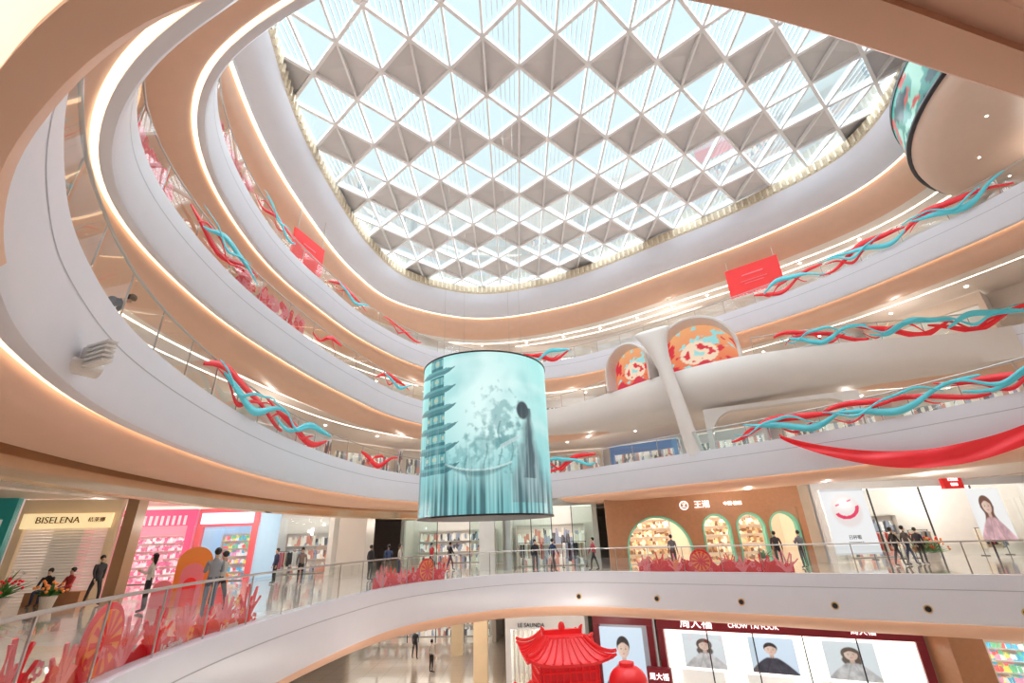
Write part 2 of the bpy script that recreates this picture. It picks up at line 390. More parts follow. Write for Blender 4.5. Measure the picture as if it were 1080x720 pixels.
# ---------------------------------------------------------------- LED cylinder
LC=Vector((-1.25,19)); LR=2.62; LB,LT=2.6,8.5
root=empty('led_display_drum',Matrix.Translation((LC.x,LC.y,LB)),label='hanging cylindrical LED display showing teal landscape with pagoda',category='display screen')
fa=math.atan2(-LC.y,-LC.x)
def N2(x,y,s=0): return noise.noise(Vector((x,y,s)))
def fb(x,y,s=0): return N2(x,y,s)+.5*N2(2*x,2*y,s+3)+.25*N2(4*x,4*y,s+6)
def mix(a,b,t):
    t=max(0,min(1,t)); return tuple(p*(1-t)+q*t for p,q in zip(a,b))
def sm(x): return max(0.,min(1.,x))
def ledc(uu,v):
    th=(uu-.5)*2*pi; u=(math.sin(th)+1)/2
    c=mix((.14,.45,.48),(.38,.82,.80),v*1.25)
    d=math.hypot((u-.52)*1.1,(v-.66)*.75); c=mix(c,(.74,.97,.95),1.25-d*2.5)
    c=mix(c,(.16,.52,.54),.6*max(0,fb(u*4,v*3,3)))
    c=mix(c,(.80,.98,.96),.5*max(0,fb(u*3,v*7,13)-.1))
    for hgt,a_,s_,cc,al in ((.44,.16,3.,(.30,.64,.66),.45),(.30,.12,5,(.16,.44,.46),.5)):
        top=hgt+a_*fb(u*s_,hgt*9,2)
        if v<top: c=mix(c,cc,al*min(1,(top-v)*8)*(.6+.6*min(1,v/top)))
    for tx,ty,rx,ry,al in ((.60,.54,.15,.18,.55),(.50,.40,.13,.11,.45),(.68,.42,.09,.13,.5),(.37,.33,.09,.10,.45)):
        dd=math.hypot((u-tx)/rx,(v-ty)/ry)+1.2*fb(u*18,v*18,2)
        c=mix(c,(.10,.30,.32),al*sm((1.0-dd)*1.8))
        if abs(u-tx+.012*math.sin(v*30))<.006 and ty-ry*1.5<v<ty: c=mix(c,(.08,.22,.24),.6)
    if u<.33 and .24<v<1.0:
        k=int((v-.24)/.127); f=(v-.24)/.127-k; x=abs(u-.14); bw=.105-.009*k
        tip=.30*max(0,(x-bw*.6)/.10)**2
        if f-tip>0 and f-tip<.34 and x<bw+.085-max(0,f-tip)*.22: c=mix(c,(.02,.15,.18) if (f-tip)<.2 else (.09,.32,.34),.85)
        elif f-tip>=.34 and x<bw*.8:
            c=mix(c,(.06,.28,.31) if int(x*90)%3 else (.22,.52,.52),.85)
            if f<.5: c=mix(c,(.02,.13,.16),.8)
            if .62<f<.8 and int(x*60)%3==0: c=(.45,.55,.42)
            if f>.9: c=(.03,.18,.2)
    # blurred dark robed figure
    hx,hy=.77,.62
    if .06<v<.60:
        w=.045+(.60-v)*.22+.04*fb(v*8,u*3,7)
        al=sm((w-abs(u-(hx+.03)))*16)
        c=mix(c,mix((.34,.46,.48),(.08,.17,.19),.5+1.0*fb(u*22,v*3,11)),al*.85)
    al=sm((1-math.hypot((u-hx)/.05,(v-hy)/.065))*5); c=mix(c,(.05,.08,.10),al)
    w=.028+.06*(.64-v)+.02*fb(u*30,v*8,3)
    if .2<v<.64: c=mix(c,(.05,.09,.11),.85*sm((w-abs(u-(hx+.045)))*35))
    if abs(v-(.45-.5*(.745-u)))<.012+.02*(.745-u) and .60<u<.745: c=mix(c,(.60,.74,.73),.6)
    # curved boat: crescent shape
    lo=.20+1.6*(u-.45)**2; hi=.245+.9*(u-.45)**2
    if abs(u-.45)<.23:
        if lo<v<hi: c=mix(c,(.12,.26,.28),.85*sm((v-lo)*60)*sm((hi-v)*90+.3))
        if abs(v-hi)<.006: c=mix(c,(.6,.8,.78),.7)
    # vertical streaks: pale over the middle, dark strips at the foot
    c=mix(c,(.66,.92,.90),max(0,N2(u*90,v*1.5,9)-.05)*.9*max(0,1-v/.7))
    c=mix(c,(.03,.10,.12),sm((N2(u*46,.3,19)+.12)*3)*sm((.30+.22*N2(u*20,1,4)-v)*5)*.85)
    return c
def ledp(u,v):
    a=fa+(.5-u)*-2*pi; return (LR*math.cos(a),LR*math.sin(a),v*(LT-LB))
screen('led_screen',ledp,ledc,600,240,VC('led_emission',1.0),root)
for zz in (-.06,LT-LB):
    V,F=cylvf(LR+.03,.06,64,(0,0,zz)); mk('black_rim',V,F,blackM,root)
for i in range(4):
    a=i*pi/2+.6; V,F=cylvf(.006,24.9-LT,6,(2*math.cos(a),2*math.sin(a),LT-LB)); mk('suspension_cable',V,F,steel,root)

# ---------------------------------------------------------------- shopfront builder
def shop(A,B,z,h,header,lab,sign=None,signmat=None,ssize=.55,hh=.9,depth=3.2,back=None,pier=None,glass=True,shut=False,inner=2.6,icol=(1,.93,.84),mull=2.2,sz=None,sx=None,gm=None):
    m,L=frame(A,B,z); root=empty('shopfront',m,label=lab,category='shopfront')
    pier=pier or header
    box('sign_panel',(L,.3,hh),(L/2,0,h-hh/2),header,root)
    for x in (.15,L-.15): box('pier',(.3,.34,h-hh),(x,0,(h-hh)/2),pier,root)
    if sign: text('sign_lettering',sign,ssize,(sx or L/2,-.2,sz or h-hh/2),signmat or wl,root)
    if shut:
        n=int((h-hh)/.12); P=[boxvf(L-.6,.05,.1,(L/2,.05,.06+i*.12)) for i in range(n)]
        V,F=join(P); mk('roller_shutter',V,F,M('shutter_cream',(.78,.70,.60),.4,emit=.2),root)
        return root
    if glass:
        n=max(1,int((L-.6)/mull)); w=(L-.6)/n
        for i in range(n):
            if n>2 and i==n//2: continue
            mk('glass_pane',[(.3+i*w,.05,.05),(.3+(i+1)*w,.05,.05),(.3+(i+1)*w,.05,h-hh),(.3+i*w,.05,h-hh)],[(0,1,2,3)],gm or glassM,root)
        for i in range(1,n): box('mullion',(.05,.08,h-hh),(.3+i*w,.05,(h-hh)/2),dark,root)
    mk('interior_wall',[(0,0,0),(0,depth,0),(L,depth,0),(L,0,0),(0,0,h),(0,depth,h),(L,depth,h),(L,0,h)],[(0,1,5,4),(1,2,6,5),(2,3,7,6)],back or M('shop_white',(.82,.8,.78),.5),root)
    mk('interior_ceiling',[(0,.16,h-.3),(L,.16,h-.3),(L,depth,h-.3),(0,depth,h-.3)],[(0,1,2,3)],M('shop_ceiling_%g'%inner,(.8,.78,.74),.5,emit=inner*.35,ecol=icol),root)  # whole ceiling surface glows to light the shop, in place of lamps
    return root
gcol=[(.85,.8,.75),(.1,.1,.12),(.6,.25,.2),(.75,.7,.6),(.3,.35,.45),(.9,.9,.88)]
goodsN=GOODS('clothes_goods',gcol,5,1.5)
goodsT=GOODS('toy_goods',[(.9,.15,.15),(.95,.8,.2),(.1,.5,.75),(.9,.9,.9),(.9,.4,.6),(.2,.6,.35)],6,5,.5)
goodsP=GOODS('pink_goods',[(.95,.5,.6),(.95,.9,.9),(.9,.2,.35),(.95,.75,.8),(.5,.2,.3)],6,5,.5)
goodsJ=GOODS('jar_goods',[(.45,.25,.12),(.8,.6,.35),(.25,.12,.06),(.7,.45,.25),(.9,.85,.7)],6,5,.45)
def shelf(A,B,z,h,mat,lab,rows=4,group='shop shelves'):
    m,L=frame(A,B,z); root=empty('display_shelf',m,label=lab,category='shelf',group=group)
    P=[boxvf(L,.4,.04,(L/2,.2,i*h/rows+.05)) for i in range(rows+1)]+[boxvf(.04,.4,h,(x,.2,h/2)) for x in (0,L)]+[boxvf(L,.03,h,(L/2,.4,h/2))]
    V,F=join(P); mk('shelf_frame',V,F,whiteW,root)
    P=[]
    for i in range(rows):
        x=.1
        while x<L-.25:
            w=random.uniform(.12,.28); hh=random.uniform(.45,.8)*h/rows
            P.append(boxvf(w*.9,.25,hh,(x+w/2,.2,i*h/rows+.07+hh/2))); x+=w
    V,F=join(P); mk('shelf_goods',V,F,mat,root,kind='stuff')
def rack(x,y,z,rot,lab,cols):
    root=empty('clothing_rack',Matrix.Translation((x,y,z))@Matrix.Rotation(rot,4,'Z'),label=lab,category='clothes rack',group='garment racks')
    V,F=join([tubevf([(-.8,0,0),(-.8,0,1.5)],.02),tubevf([(.8,0,0),(.8,0,1.5)],.02),tubevf([(-.85,0,1.5),(.85,0,1.5)],.02),boxvf(.04,.5,.04,(-.8,0,.02)),boxvf(.04,.5,.04,(.8,0,.02))]); mk('rack_frame',V,F,dark,root)
    for i in range(9):
        xx=-.68+i*.17; l=random.uniform(.75,1.1); w=.22
        V=[];F=[]
        sec=[(1.44,.05),(1.38,w),(1.2,w*.8),(1.44-l,w*1.05)]
        for zz,ww in sec:
            V+=[(xx-.04,-ww,zz),(xx+.04,-ww,zz),(xx+.04,ww,zz),(xx-.04,ww,zz)]
        for j in range(3):
            for q in range(4): F.append((j*4+q,j*4+(q+1)%4,(j+1)*4+(q+1)%4,(j+1)*4+q))
        c=random.choice(cols); mk('garment',V,F,M('garment_%s'%str(c),c,.85,emit=.08),root)
GC=[(.85,.83,.8),(.05,.05,.06),(.5,.35,.25),(.6,.08,.08),(.35,.4,.5),(.7,.62,.5)]

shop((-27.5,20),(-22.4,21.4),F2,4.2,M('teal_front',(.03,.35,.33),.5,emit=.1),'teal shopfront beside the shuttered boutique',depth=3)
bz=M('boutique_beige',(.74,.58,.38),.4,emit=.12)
r=shop((-22.2,21.5),(-18.6,22.6),F2,4.1,bz,'beige boutique front with closed cream roller shutter',None,shut=True,hh=1.0)
box('sign_box',(3.3,.18,.62),(1.88,-.24,3.18),M('sign_cream',(.95,.74,.42),.4,emit=.75,ecol=(1,.78,.42)),r)
text('sign_lettering','BISELENA',.39,(1.55,-.36,3.2),M('sign_brown_letters',(.22,.11,.04),.4),r,.02)
text('sign_lettering','桔莱娜',.22,(3.0,-.36,3.2),MC['sign_brown_letters'],r,.02)
box('pillar',(.55,.6,4.2),(-18.25,22.95,2.1),M('brown_cladding',(.36,.22,.13),.35),label='brown clad pillar beside the boutique',category='pillar')
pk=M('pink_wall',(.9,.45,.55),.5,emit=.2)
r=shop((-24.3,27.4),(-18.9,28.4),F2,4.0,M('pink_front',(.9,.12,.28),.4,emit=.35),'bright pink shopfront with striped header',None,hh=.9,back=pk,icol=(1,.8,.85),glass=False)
V,F=join([boxvf(.12,.06,.5,(.2+i*.3,-.18,3.4)) for i in range(17)]); mk('header_stripes',V,F,M('stripe_pale',(.98,.8,.85),.5,emit=.3),r)
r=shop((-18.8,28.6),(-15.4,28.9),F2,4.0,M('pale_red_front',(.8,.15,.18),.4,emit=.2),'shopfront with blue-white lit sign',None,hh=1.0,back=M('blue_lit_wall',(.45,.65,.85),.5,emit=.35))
box('sign_box',(2.9,.2,.6),(1.7,-.22,3.45),M('sign_bluewhite',(.5,.76,.98),.4,emit=.9),r)
shop((-17.2,32.4),(-12.6,33.5),F2,4.1,whiteW,'bright white shopfront across the corridor',None,hh=.6,inner=3.4)
shelf((-16.6,35.2),(-12.8,36.1),F2,2.6,goodsN,'wall rail of pale shirts',3)
rack(-15.8,34.2,F2,.2,'black rack of pale shirts',GC)
shelf((-23.6,29.9),(-19.4,30.7),F2,2.6,goodsP,'shelf of pink gift boxes',6)
shelf((-18.5,30.7),(-15.8,30.9),F2,2.6,goodsT,'shelf of colourful toy boxes',6)
gm_=M('grey_header',(.45,.48,.47),.4)
shop((-.8,31.6),(5.0,31.0),F2,4.1,gm_,'glass-fronted clothing shop with green-tinted glass',None,depth=4,hh=.45,icol=(.85,1,.95),mull=1.3,gm=greenGL)
shelf((-.2,35),(4.6,34.5),F2,2.6,goodsN,'wall rail of hanging clothes',2)
rack(.8,33,F2,.1,'black rack of hanging coats',GC); rack(3.6,32.8,F2,.2,'black rack of hanging shirts',GC)
r=shop((5.3,29.6),(16.1,27.7),F2,4.15,woodM,'walnut wood restaurant front with green arches',None,glass=False,hh=1.2,depth=4,back=M('resto_back',(.75,.58,.42),.5,emit=.45),inner=3.2,sz=3.27)  # back wall material glows warm to look like a lit interior
text('sign_lettering','王潮',.44,(5.6,-.2,3.27),wl,r); text('sign_lettering','中国·柏丽',.24,(7.3,-.2,3.27),wl,r)
V=[];F=[]
for i in range(24):
    a=2*pi*i/24
    for rr in (.2,.25):
        for yy in (-.2,-.16): V.append((4.6+rr*math.cos(a),yy,3.27+rr*math.sin(a)))
for i in range(24):
    a=4*i;b=4*((i+1)%24); F+=[(a,a+2,b+2,b),(a+1,b+1,b+3,a+3),(a,b,b+1,a+1),(a+2,a+3,b+3,b+2)]
mk('round_logo',V,F,wl,r)
mk('logo_bars',[(4.5,-.2,3.38),(4.7,-.2,3.38),(4.7,-.2,3.35),(4.56,-.2,3.2),(4.7,-.2,3.2),(4.7,-.2,3.17),(4.5,-.2,3.17),(4.5,-.2,3.2),(4.63,-.2,3.35),(4.5,-.2,3.35)],[(0,1,2,8,9),(2,3,7,8),(3,4,5,6,7)],wl,r)
def archvf(w,h,n=20):
    return [(-w/2,0)]+[(-w/2*math.cos(pi*i/n),h-w/2+w/2*math.sin(pi*i/n)) for i in range(n+1)]+[(w/2,0)]
def archframe(w,h,t,d,w2=None,h2=None):
    a=archvf(w,h);b=archvf(w2 or w-2*t,h2 or h-t); n=len(a);V=[];F=[]
    for y in (-d/2,d/2):
        V+=[(p[0],y,p[1]) for p in a]+[(p[0],y,p[1]) for p in b]
    for i in range(n-1):
        F+=[(i,i+1,n+i+1,n+i),(2*n+i,3*n+i,3*n+i+1,2*n+i+1),(i,2*n+i,2*n+i+1,i+1),(n+i,n+i+1,3*n+i+1,3*n+i)]
    return V,F
def archpanel(w,h,y=0):
    a=archvf(w,h); return [(p[0],y,p[1]) for p in a],[tuple(range(len(a)))]
def spandrel(x0_,x1_,xc,w,h,top,y):
    a=[(xc+p[0],p[1]) for p in archvf(w,h)]; n=len(a); V=[];F=[]
    for p in a: V.append((p[0],y,p[1]))
    for i,p in enumerate(a):
        if i==0: V.append((x0_,y,0))
        elif i==n-1: V.append((x1_,y,0))
        else:
            t=(i-1)/(n-3); V.append((x0_+(x1_-x0_)*t,y,top))
    for i in range(n-1): F.append((i,i+1,n+i+1,n+i))
    return V,F
lamp_=M('warm_lamp',(1,.8,.5),.5,emit=5,ecol=(1,.75,.4))
for i,(x,w,a_,b_) in enumerate(((2.9,3.7,.3,5.2),(6.2,1.55,5.2,7.15),(8.05,1.55,7.15,8.95),(9.8,1.55,8.95,10.6))):
    V,F=spandrel(a_,b_,x,w,2.75,2.96,-.08); mk('wood_panel',V,F,woodM,r)
    V,F=archframe(w,2.75,.10,.5); o=mk('arch_frame',V,F,greenM,r); o.location=(x,.12,0)
shelf((6.0,33.2),(10,32.5),F2,2.6,goodsJ,'shelf of glowing jars and plates behind the wide arch',5)
shelf((11.0,32.3),(15.6,31.5),F2,2.6,goodsJ,'shelf of glowing plates behind the narrow arches',5)
for i in range(5):
    root=empty('pendant_lamp',Matrix.Translation((7.4+i*1.6,30.4-i*.28,2.3)),label='small warm pendant lamp inside the restaurant',category='lamp',group='restaurant pendants')
    V,F=cylvf(.16,.16,16,r2=.05); mk('lamp_shade',V,F,lamp_,root); V,F=cylvf(.01,1.5,6,(0,0,.16)); mk('cord',V,F,dark,root)
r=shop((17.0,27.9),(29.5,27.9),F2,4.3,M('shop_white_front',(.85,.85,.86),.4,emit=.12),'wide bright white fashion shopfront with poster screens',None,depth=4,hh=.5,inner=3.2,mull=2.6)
def smile(u,v):
    c=(.94,.94,.95)
    dd=math.hypot((u-.5)/.38,(v-.66)/.28); c=mix(c,(.88,.80,.78),max(0,min(1,(1-dd)*5)))
    x,y=(u-.5),(v-.7)*1.36
    a=.3; xr=x*math.cos(a)+y*math.sin(a); yr=-x*math.sin(a)+y*math.cos(a)
    d=math.hypot(xr/.30,(yr-.02)/.24)
    if yr<-.03 and .74<d<1.03 : c=(.85,.03,.12)
    for ex in (-.15,.15):
        if abs(xr-ex)<.05 and abs(yr-.12)<.018: c=(.75,.05,.15)
    if v>.97 or v<.02: c=(.7,.7,.72)
    return c
pe=VC('poster_emission',.92)
screen('poster_screen',lambda u,v:(.35+u*2.5,-.2,.4+v*3.4),smile,100,110,pe,r)
text('poster_lettering','日杯暖',.24,(1.6,-.25,1.25),blackM,r,.01)
text('poster_lettering','YOUWAKA',.16,(1.6,-.25,.98),blackM,r,.01)
def portrait(u,v,bgc,hair,cloth,long_,seed):
    c=mix(bgc,tuple(min(1,x*1.12) for x in bgc),v+.3*N2(u*2,v*2,seed))
    cx=.5+.03*math.sin(seed); fy=.66; fx=.135; fr=.125
    if long_:
        hd=math.hypot((u-cx)/.20,(v-fy-.02)/.19); c=mix(c,hair,sm((1-hd)*10))
        if .36<v<fy: c=mix(c,hair,sm((.185-.03*math.sin(v*20+seed)-abs(u-cx))*30))
    else:
        hd=math.hypot((u-cx)/.155,(v-fy-.05)/.155); c=mix(c,hair,sm((1-hd)*12))
    sh=.50-1.3*max(0,abs(u-cx)-.10)**1.35-.02*abs(u-cx)
    k=sm((sh-.04-v)*25); c=mix(c,tuple(x*(.75+.4*fb(u*5,v*4,seed)) for x in cloth),k)
    if .40<v<.58: c=mix(c,(.66,.45,.36),sm((.055-abs(u-cx))*60)*sm((v-.42+.6*abs(u-cx)*.5)*40))
    if v<.46 and abs(abs(u-cx)-(.46-v)*.35-.02)<.012: c=mix(c,tuple(x*.5 for x in cloth),.7)
    d=math.hypot((u-cx)/fx,(v-fy)/(fr*(1.0 if v>fy else 1.18)))
    face=mix((.85,.63,.52),(.68,.45,.36),sm((u-cx)*4+.35))
    c=mix(c,face,sm((1-d)*14))
    if d<1.03: c=mix(c,hair,sm((v-(fy+.085-.55*max(0,abs(u-cx)-.03)))*60))
    for ex in (-.052,.052):
        e=math.hypot((u-cx-ex)/.022,(v-fy+.004)/.0075)
        c=mix(c,(.08,.05,.05),sm((1-e)*4))
        e=math.hypot((u-cx-ex)/.028,(v-fy-.026)/.005); c=mix(c,(.2,.12,.1),.7*sm((1-e)*4))
    if abs(u-cx-.008)<.008 and fy-.05<v<fy: c=mix(c,(.6,.4,.33),.6)
    e=math.hypot((u-cx)/.030,(v-fy+.078)/.010); c=mix(c,(.68,.2,.2),sm((1-e)*4))
    return c
lady=lambda s:(lambda u,v: portrait(u,v,(.80,.85,.90),(.08,.05,.04),(.78,.76,.78),True,s))
man=lambda s:(lambda u,v: portrait(u,v,(.66,.78,.92),(.04,.03,.03),(.06,.06,.09),False,s))
screen('poster_screen',lambda u,v:(8.6+u*1.9,-.2,.8+v*2.8),lambda u,v:portrait(u,v,(.92,.90,.88),(.2,.1,.07),(.88,.55,.58),True,4),80,100,pe,r)
box('logo_box',(1.1,.25,.75),(8.0,-.25,4.0),redE,r); text('sign_lettering','日益',.3,(8.0,-.42,4.15),wl,r); text('sign_lettering','RIYI',.22,(8.0,-.42,3.83),wl,r)
shelf((20.5,31.3),(24,31.3),F2,2.4,goodsN,'wall rail with light coats',2)
rack(21.5,29.6,F2,0,'black rack of pale coats',GC); rack(24,30.0,F2,.3,'black rack of dark coats',GC); rack(28,29.8,F2,.1,'black rack of mixed dresses',GC)
box('pillar',(1.7,1.7,4.2),(-10.2,31,2.1),whiteW,label='cream square pillar at the corridor mouth',category='pillar')
box('pillar',(1.0,1.0,4.2),(-2.1,33.0,2.1),whiteW,label='slim cream pillar beside the clothing shop',category='pillar')
shop((-10,42),(-1,41),F2,4.1,gm_,'distant bright shopfront at the end of corridor',None,hh=.6,inner=3.4,gm=greenGL,icol=(.9,1,.96))
shelf((-9,44.6),(-2,43.8),F2,2.6,goodsN,'long rail of clothes in the far shop',3)
shop((30.2,27.5),(36,20),F2,4.2,woodM,'dark wood shopfront around the bend')

# ground floor shops
HG=3.35
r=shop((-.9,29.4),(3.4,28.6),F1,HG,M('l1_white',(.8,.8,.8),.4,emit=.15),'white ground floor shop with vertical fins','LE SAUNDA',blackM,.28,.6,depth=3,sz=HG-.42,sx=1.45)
for i in range(14):
    box('fin',(.08,.2,2.7),(.5+i*.25,-.15,1.36),whiteW,r)
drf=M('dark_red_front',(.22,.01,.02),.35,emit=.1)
r=shop((3.8,28.2),(6.6,26.9),F1,HG+.2,drf,'dark red jewellery shop end panel with portrait screen',None,depth=.5,hh=.5,glass=False)
screen('portrait_screen',lambda u,v:(.35+u*2.2,-.2,.2+v*2.75),man(2),90,100,pe,r)
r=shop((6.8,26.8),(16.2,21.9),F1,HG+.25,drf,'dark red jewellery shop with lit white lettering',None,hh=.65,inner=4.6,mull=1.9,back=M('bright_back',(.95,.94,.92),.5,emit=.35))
text('sign_lettering','周大福',.5,(1.9,-.2,HG-.1),wl,r); text('sign_lettering','CHOW TAI FOOK',.26,(4.4,-.2,HG-.12),wl,r); text('sign_lettering','周大福',.3,(8.6,-.2,HG-.12),wl,r)
for k,fn in enumerate((lady(1),man(5),lady(7))):
    screen('hanging_screen',lambda u,v,k=k:(1.+k*3+u*1.9,.6,1.3+v*1.4),fn,70,60,pe,r)
for k in range(3):
    box('jewellery_counter',(2,.7,1.),(1.6+k*3.,1.8,.5),M('counter_white',(.85,.85,.85),.3,emit=.3),r)
m,L=frame((5.9,26.2),(7.0,25.7),F1); root=empty('standing_sign',m,label='low dark red standing sign with white characters',category='sign')
box('sign_body',(1.1,.3,1.5),(.55,0,.75),drf,root); text('sign_lettering','周大福',.3,(.55,-.18,1.15),wl,root,.02)
box('pillar',(1.3,1.2,3.9),(16.9,21.3,F1+1.95),woodM,label='brown clad pillar between ground floor shops',category='pillar')
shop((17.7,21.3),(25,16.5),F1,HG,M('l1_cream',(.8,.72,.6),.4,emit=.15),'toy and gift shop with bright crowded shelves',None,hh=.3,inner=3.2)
shelf((19,22.6),(25.5,18.4),F1,2.9,goodsT,'tall shelf crowded with colourful toys',7)
shop((-14,43),(-2,41.5),F1,HG,whiteW,'ground floor shop with wide glass',None,hh=.6,inner=3.2)
shelf((-13.3,45.2),(-2.6,43.9),F1,2.4,goodsN,'long back shelf of clothes on ground floor',3)
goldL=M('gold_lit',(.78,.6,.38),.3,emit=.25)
box('pillar',(.8,.8,3.9),(-2.4,31.,F1+1.95),goldL,label='gold lit pillar on ground floor',category='pillar')
box('pillar',(.8,.8,3.9),(-4.6,38,F1+1.95),goldL,label='gold lit pillar on ground floor',category='pillar')

# upper gallery shopfronts, plain headers
hc=[whiteW,M('h_pale',(.75,.74,.76),.4,emit=.1),M('h_sand',(.72,.6,.5),.4,emit=.08)]
for z in (F3,F4,F5):
    s0=WU.near((-19,14)); s1=WU.near((29,24))
    if s1<s0: s1+=WU.len
    n=11
    for i in range(n):
        a,_=WU.at(s0+(s1-s0)*(i+.06)/n,-1.2); b,_=WU.at(s0+(s1-s0)*(i+.94)/n,-1.2)
        if z==F3 and i==7: header=M('h_blue',(.08,.22,.5),.4,emit=.3)
        else: header=hc[(i+int(z))%3]
        shop(a,b,z,3.55,header,'lit shopfront with glass bays along upper gallery',None,hh=.7,depth=1.1,mull=3,inner=2.4,back=goodsN if (i%3==0 or z==F3) else None,glass=(z==F3))

# ---------------------------------------------------------------- sculpted bridge: arches, column, beam, portal
skin_=M('sculpt_beige',(.72,.66,.62),.4,var=.02)
def sun_art(u,v):
    c=mix((.85,.12,.05),(.95,.45,.2),v)
    if math.hypot(u-.5,(v-.45)*1.1)<.26: c=(.98,.75,.55)
    k=fb(u*5,v*5,4)
    if k>.22: c=(.75,.03,.05)
    if k<-.35: c=(.35,.75,.75)
    if v<.2+.08*math.sin(u*14): c=(.7,.03,.06)
    return c
def arch_thing(A,B,z,h,t,d,lab):
    m,L=frame(A,B,z); root=empty('sculpted_arch',m@Matrix.Translation((L/2,0,.16)),label=lab,category='arch')
    V,F=archframe(L,h,t,d); o=mk('arch_shell',V,F,skin_,root,smooth=False)
    bv=o.modifiers.new('b','BEVEL'); bv.width=.06; bv.segments=3
    w2,h2=L-2*t,h-t
    def pos(u,v):
        x=(u-.5)*w2; hh=h2-w2/2+math.sqrt(max(0,(w2/2)**2-x*x)); return (x,d*.35,v*hh)
    screen('arch_screen',pos,sun_art,60,60,VC('arch_art',.9),root)
arch_thing((6.7,29.9),(8.95,27.3),F4,2.9,.16,1.2,'pale sculpted arch with red sunrise art screen')
arch_thing((9.35,27.4),(13.5,25.0),F4,3.5,.2,1.4,'wide pale sculpted arch with red sunrise art screen')
cx0,cy0=9.0,24.7
prof=[(.55,-.1,0,.48,.42),(.47,0,.6,.44,.40),(.36,.12,1.6,.40,.38),(.26,.3,2.8,.38,.36),(.14,.55,4.0,.38,.36),(.04,.8,5.0,.42,.36),(-.06,1.0,6.0,.5,.36),(-.15,1.2,6.8,.66,.36),(-.2,1.35,7.5,.92,.34),(-.22,1.4,7.9,1.15,.28),(-.22,1.4,8.1,1.2,.1)]
tx,ty=.8,-.6
V=[];F=[];n=28
for dx,dy,zz,a_,b_ in prof:
    for i in range(n):
        t=2*pi*i/n; la=a_*math.cos(t); lb=b_*math.sin(t)
        V.append((dx+la*tx+lb*.6,dy+la*ty+lb*.8,zz))
for j in range(len(prof)-1):
    for i in range(n): F.append((j*n+i,j*n+(i+1)%n,(j+1)*n+(i+1)%n,(j+1)*n+i))
F.append(tuple((len(prof)-1)*n+i for i in range(n)))
root=empty('sculpted_column',Matrix.Translation((cx0,cy0,F3)),label='slim leaning pale column flaring into two arches above',category='column')
o=mk('column_shaft',V,F,skin_,root,smooth=True); o.modifiers.new('s','SUBSURF').render_levels=1
s0,s1=E4.rng((1.0,34.0),(24.5,20.6)); n=110; V=[];F=[]
p0,_=E4.at(s0); O=Vector((p0.x,p0.y,F4))
for i in range(n+1):
    t=i/n; q,nn=E4.at(s0+(s1-s0)*t)
    g=math.sin(pi*t)**.6; g2=.55+.45*math.exp(-((t-.42)/.22)**2)
    b_=g*g2
    pr_=[(.3,.155),(-.05-.10*b_,.155),(-.08-.30*b_,-.3),(-.08-.40*b_,-.9),(-.06-.32*b_,-1.45-.35*b_),(.15-.05*b_,-1.5-.75*b_),(.8,-1.55-.85*b_),(2.1,-1.6-.8*b_),(2.3,-1.33)]
    for o_,h_ in pr_: V.append((q.x+nn.x*o_-O.x,q.y+nn.y*o_-O.y,h_))
k=len(pr_)
for i in range(n):
    for j in range(k-1): F.append((i*k+j,i*k+j+1,(i+1)*k+j+1,(i+1)*k+j))
F+=[tuple(range(k)),tuple(n*k+j for j in range(k))[::-1]]
root=empty('bridge_beam',Matrix.Translation(O),label='thick flowing beige beam sweeping beneath the arches',category='beam')
o=mk('beam_shell',V,F,skin_,root,smooth=True); md=o.modifiers.new('e','EDGE_SPLIT'); md.split_angle=math.radians(60)
m,L=frame((10.6,25.2),(17.2,22.2),F3); root=empty('rounded_portal',m,label='pale wall frame with large rounded opening under the bridge',category='portal')
H=2.55
def rrect(x0,x1,z0,z1,r1,n=8):
    pts=[]
    for cx,cz,a0 in ((x1-r1,z0+.05,-90),(x1-r1,z1-r1,0),(x0+r1,z1-r1,90),(x0+r1,z0+.05,180)):
        rr=r1 if cz>z0+.1 else .05
        cxx=cx if cz>z0+.1 else (x1-.05 if cx>(x0+x1)/2 else x0+.05)
        for i in range(n+1):
            a=math.radians(a0+90*i/n); pts.append((cxx+rr*math.cos(a),cz+rr*math.sin(a)))
    return pts
a=rrect(0,L,0,H,.1); b=rrect(.3,L-.25,.0,H-.22,1.3); n=len(a);V=[];F=[]
for y in (-.3,.3): V+=[(p[0],y,p[1]) for p in a]+[(p[0],y,p[1]) for p in b]
for i in range(n):
    k=(i+1)%n; F+=[(i,k,n+k,n+i),(2*n+i,3*n+i,3*n+k,2*n+k),(i,2*n+i,2*n+k,k),(n+i,n+k,3*n+k,3*n+i)]
mk('portal_shell',V,F,skin_,root)

# ---------------------------------------------------------------- pod with curved screen, top gallery
PC=Vector((29.3,12.4)); PR=10
root=empty('round_lounge_pod',Matrix.Translation((PC.x,PC.y,19.2)),label='round beige lounge pod with curved green LED band',category='balcony pod')
podM=M('pod_beige',(.74,.56,.46),.5,var=.03)
V=[];F=[];n=96
prof=[(0,.0),(5,.0),(5.05,.05),(5.2,.05),(5.25,0),(8.9,0),(9.4,.12),(9.75,.4),(9.85,.8)]
for a in range(n):
    for rr,zz in prof: V.append((rr*math.cos(2*pi*a/n),rr*math.sin(2*pi*a/n),zz))
k=len(prof)
for a in range(n):
    for j in range(k-1): F.append((a*k+j,((a+1)%n)*k+j,((a+1)%n)*k+j+1,a*k+j+1))
mk('pod_soffit',V,F,podM,root,smooth=True)
def podart(u,v):
    c=mix((.03,.28,.24),(.08,.5,.42),v)
    k=fb(u*16,v*2,2)
    if k>.2: c=(.4,.8,.65)
    if fb(u*20,v*3,7)>.3: c=(.7,.1,.08)
    if k<-.3: c=(.01,.08,.1)
    return c
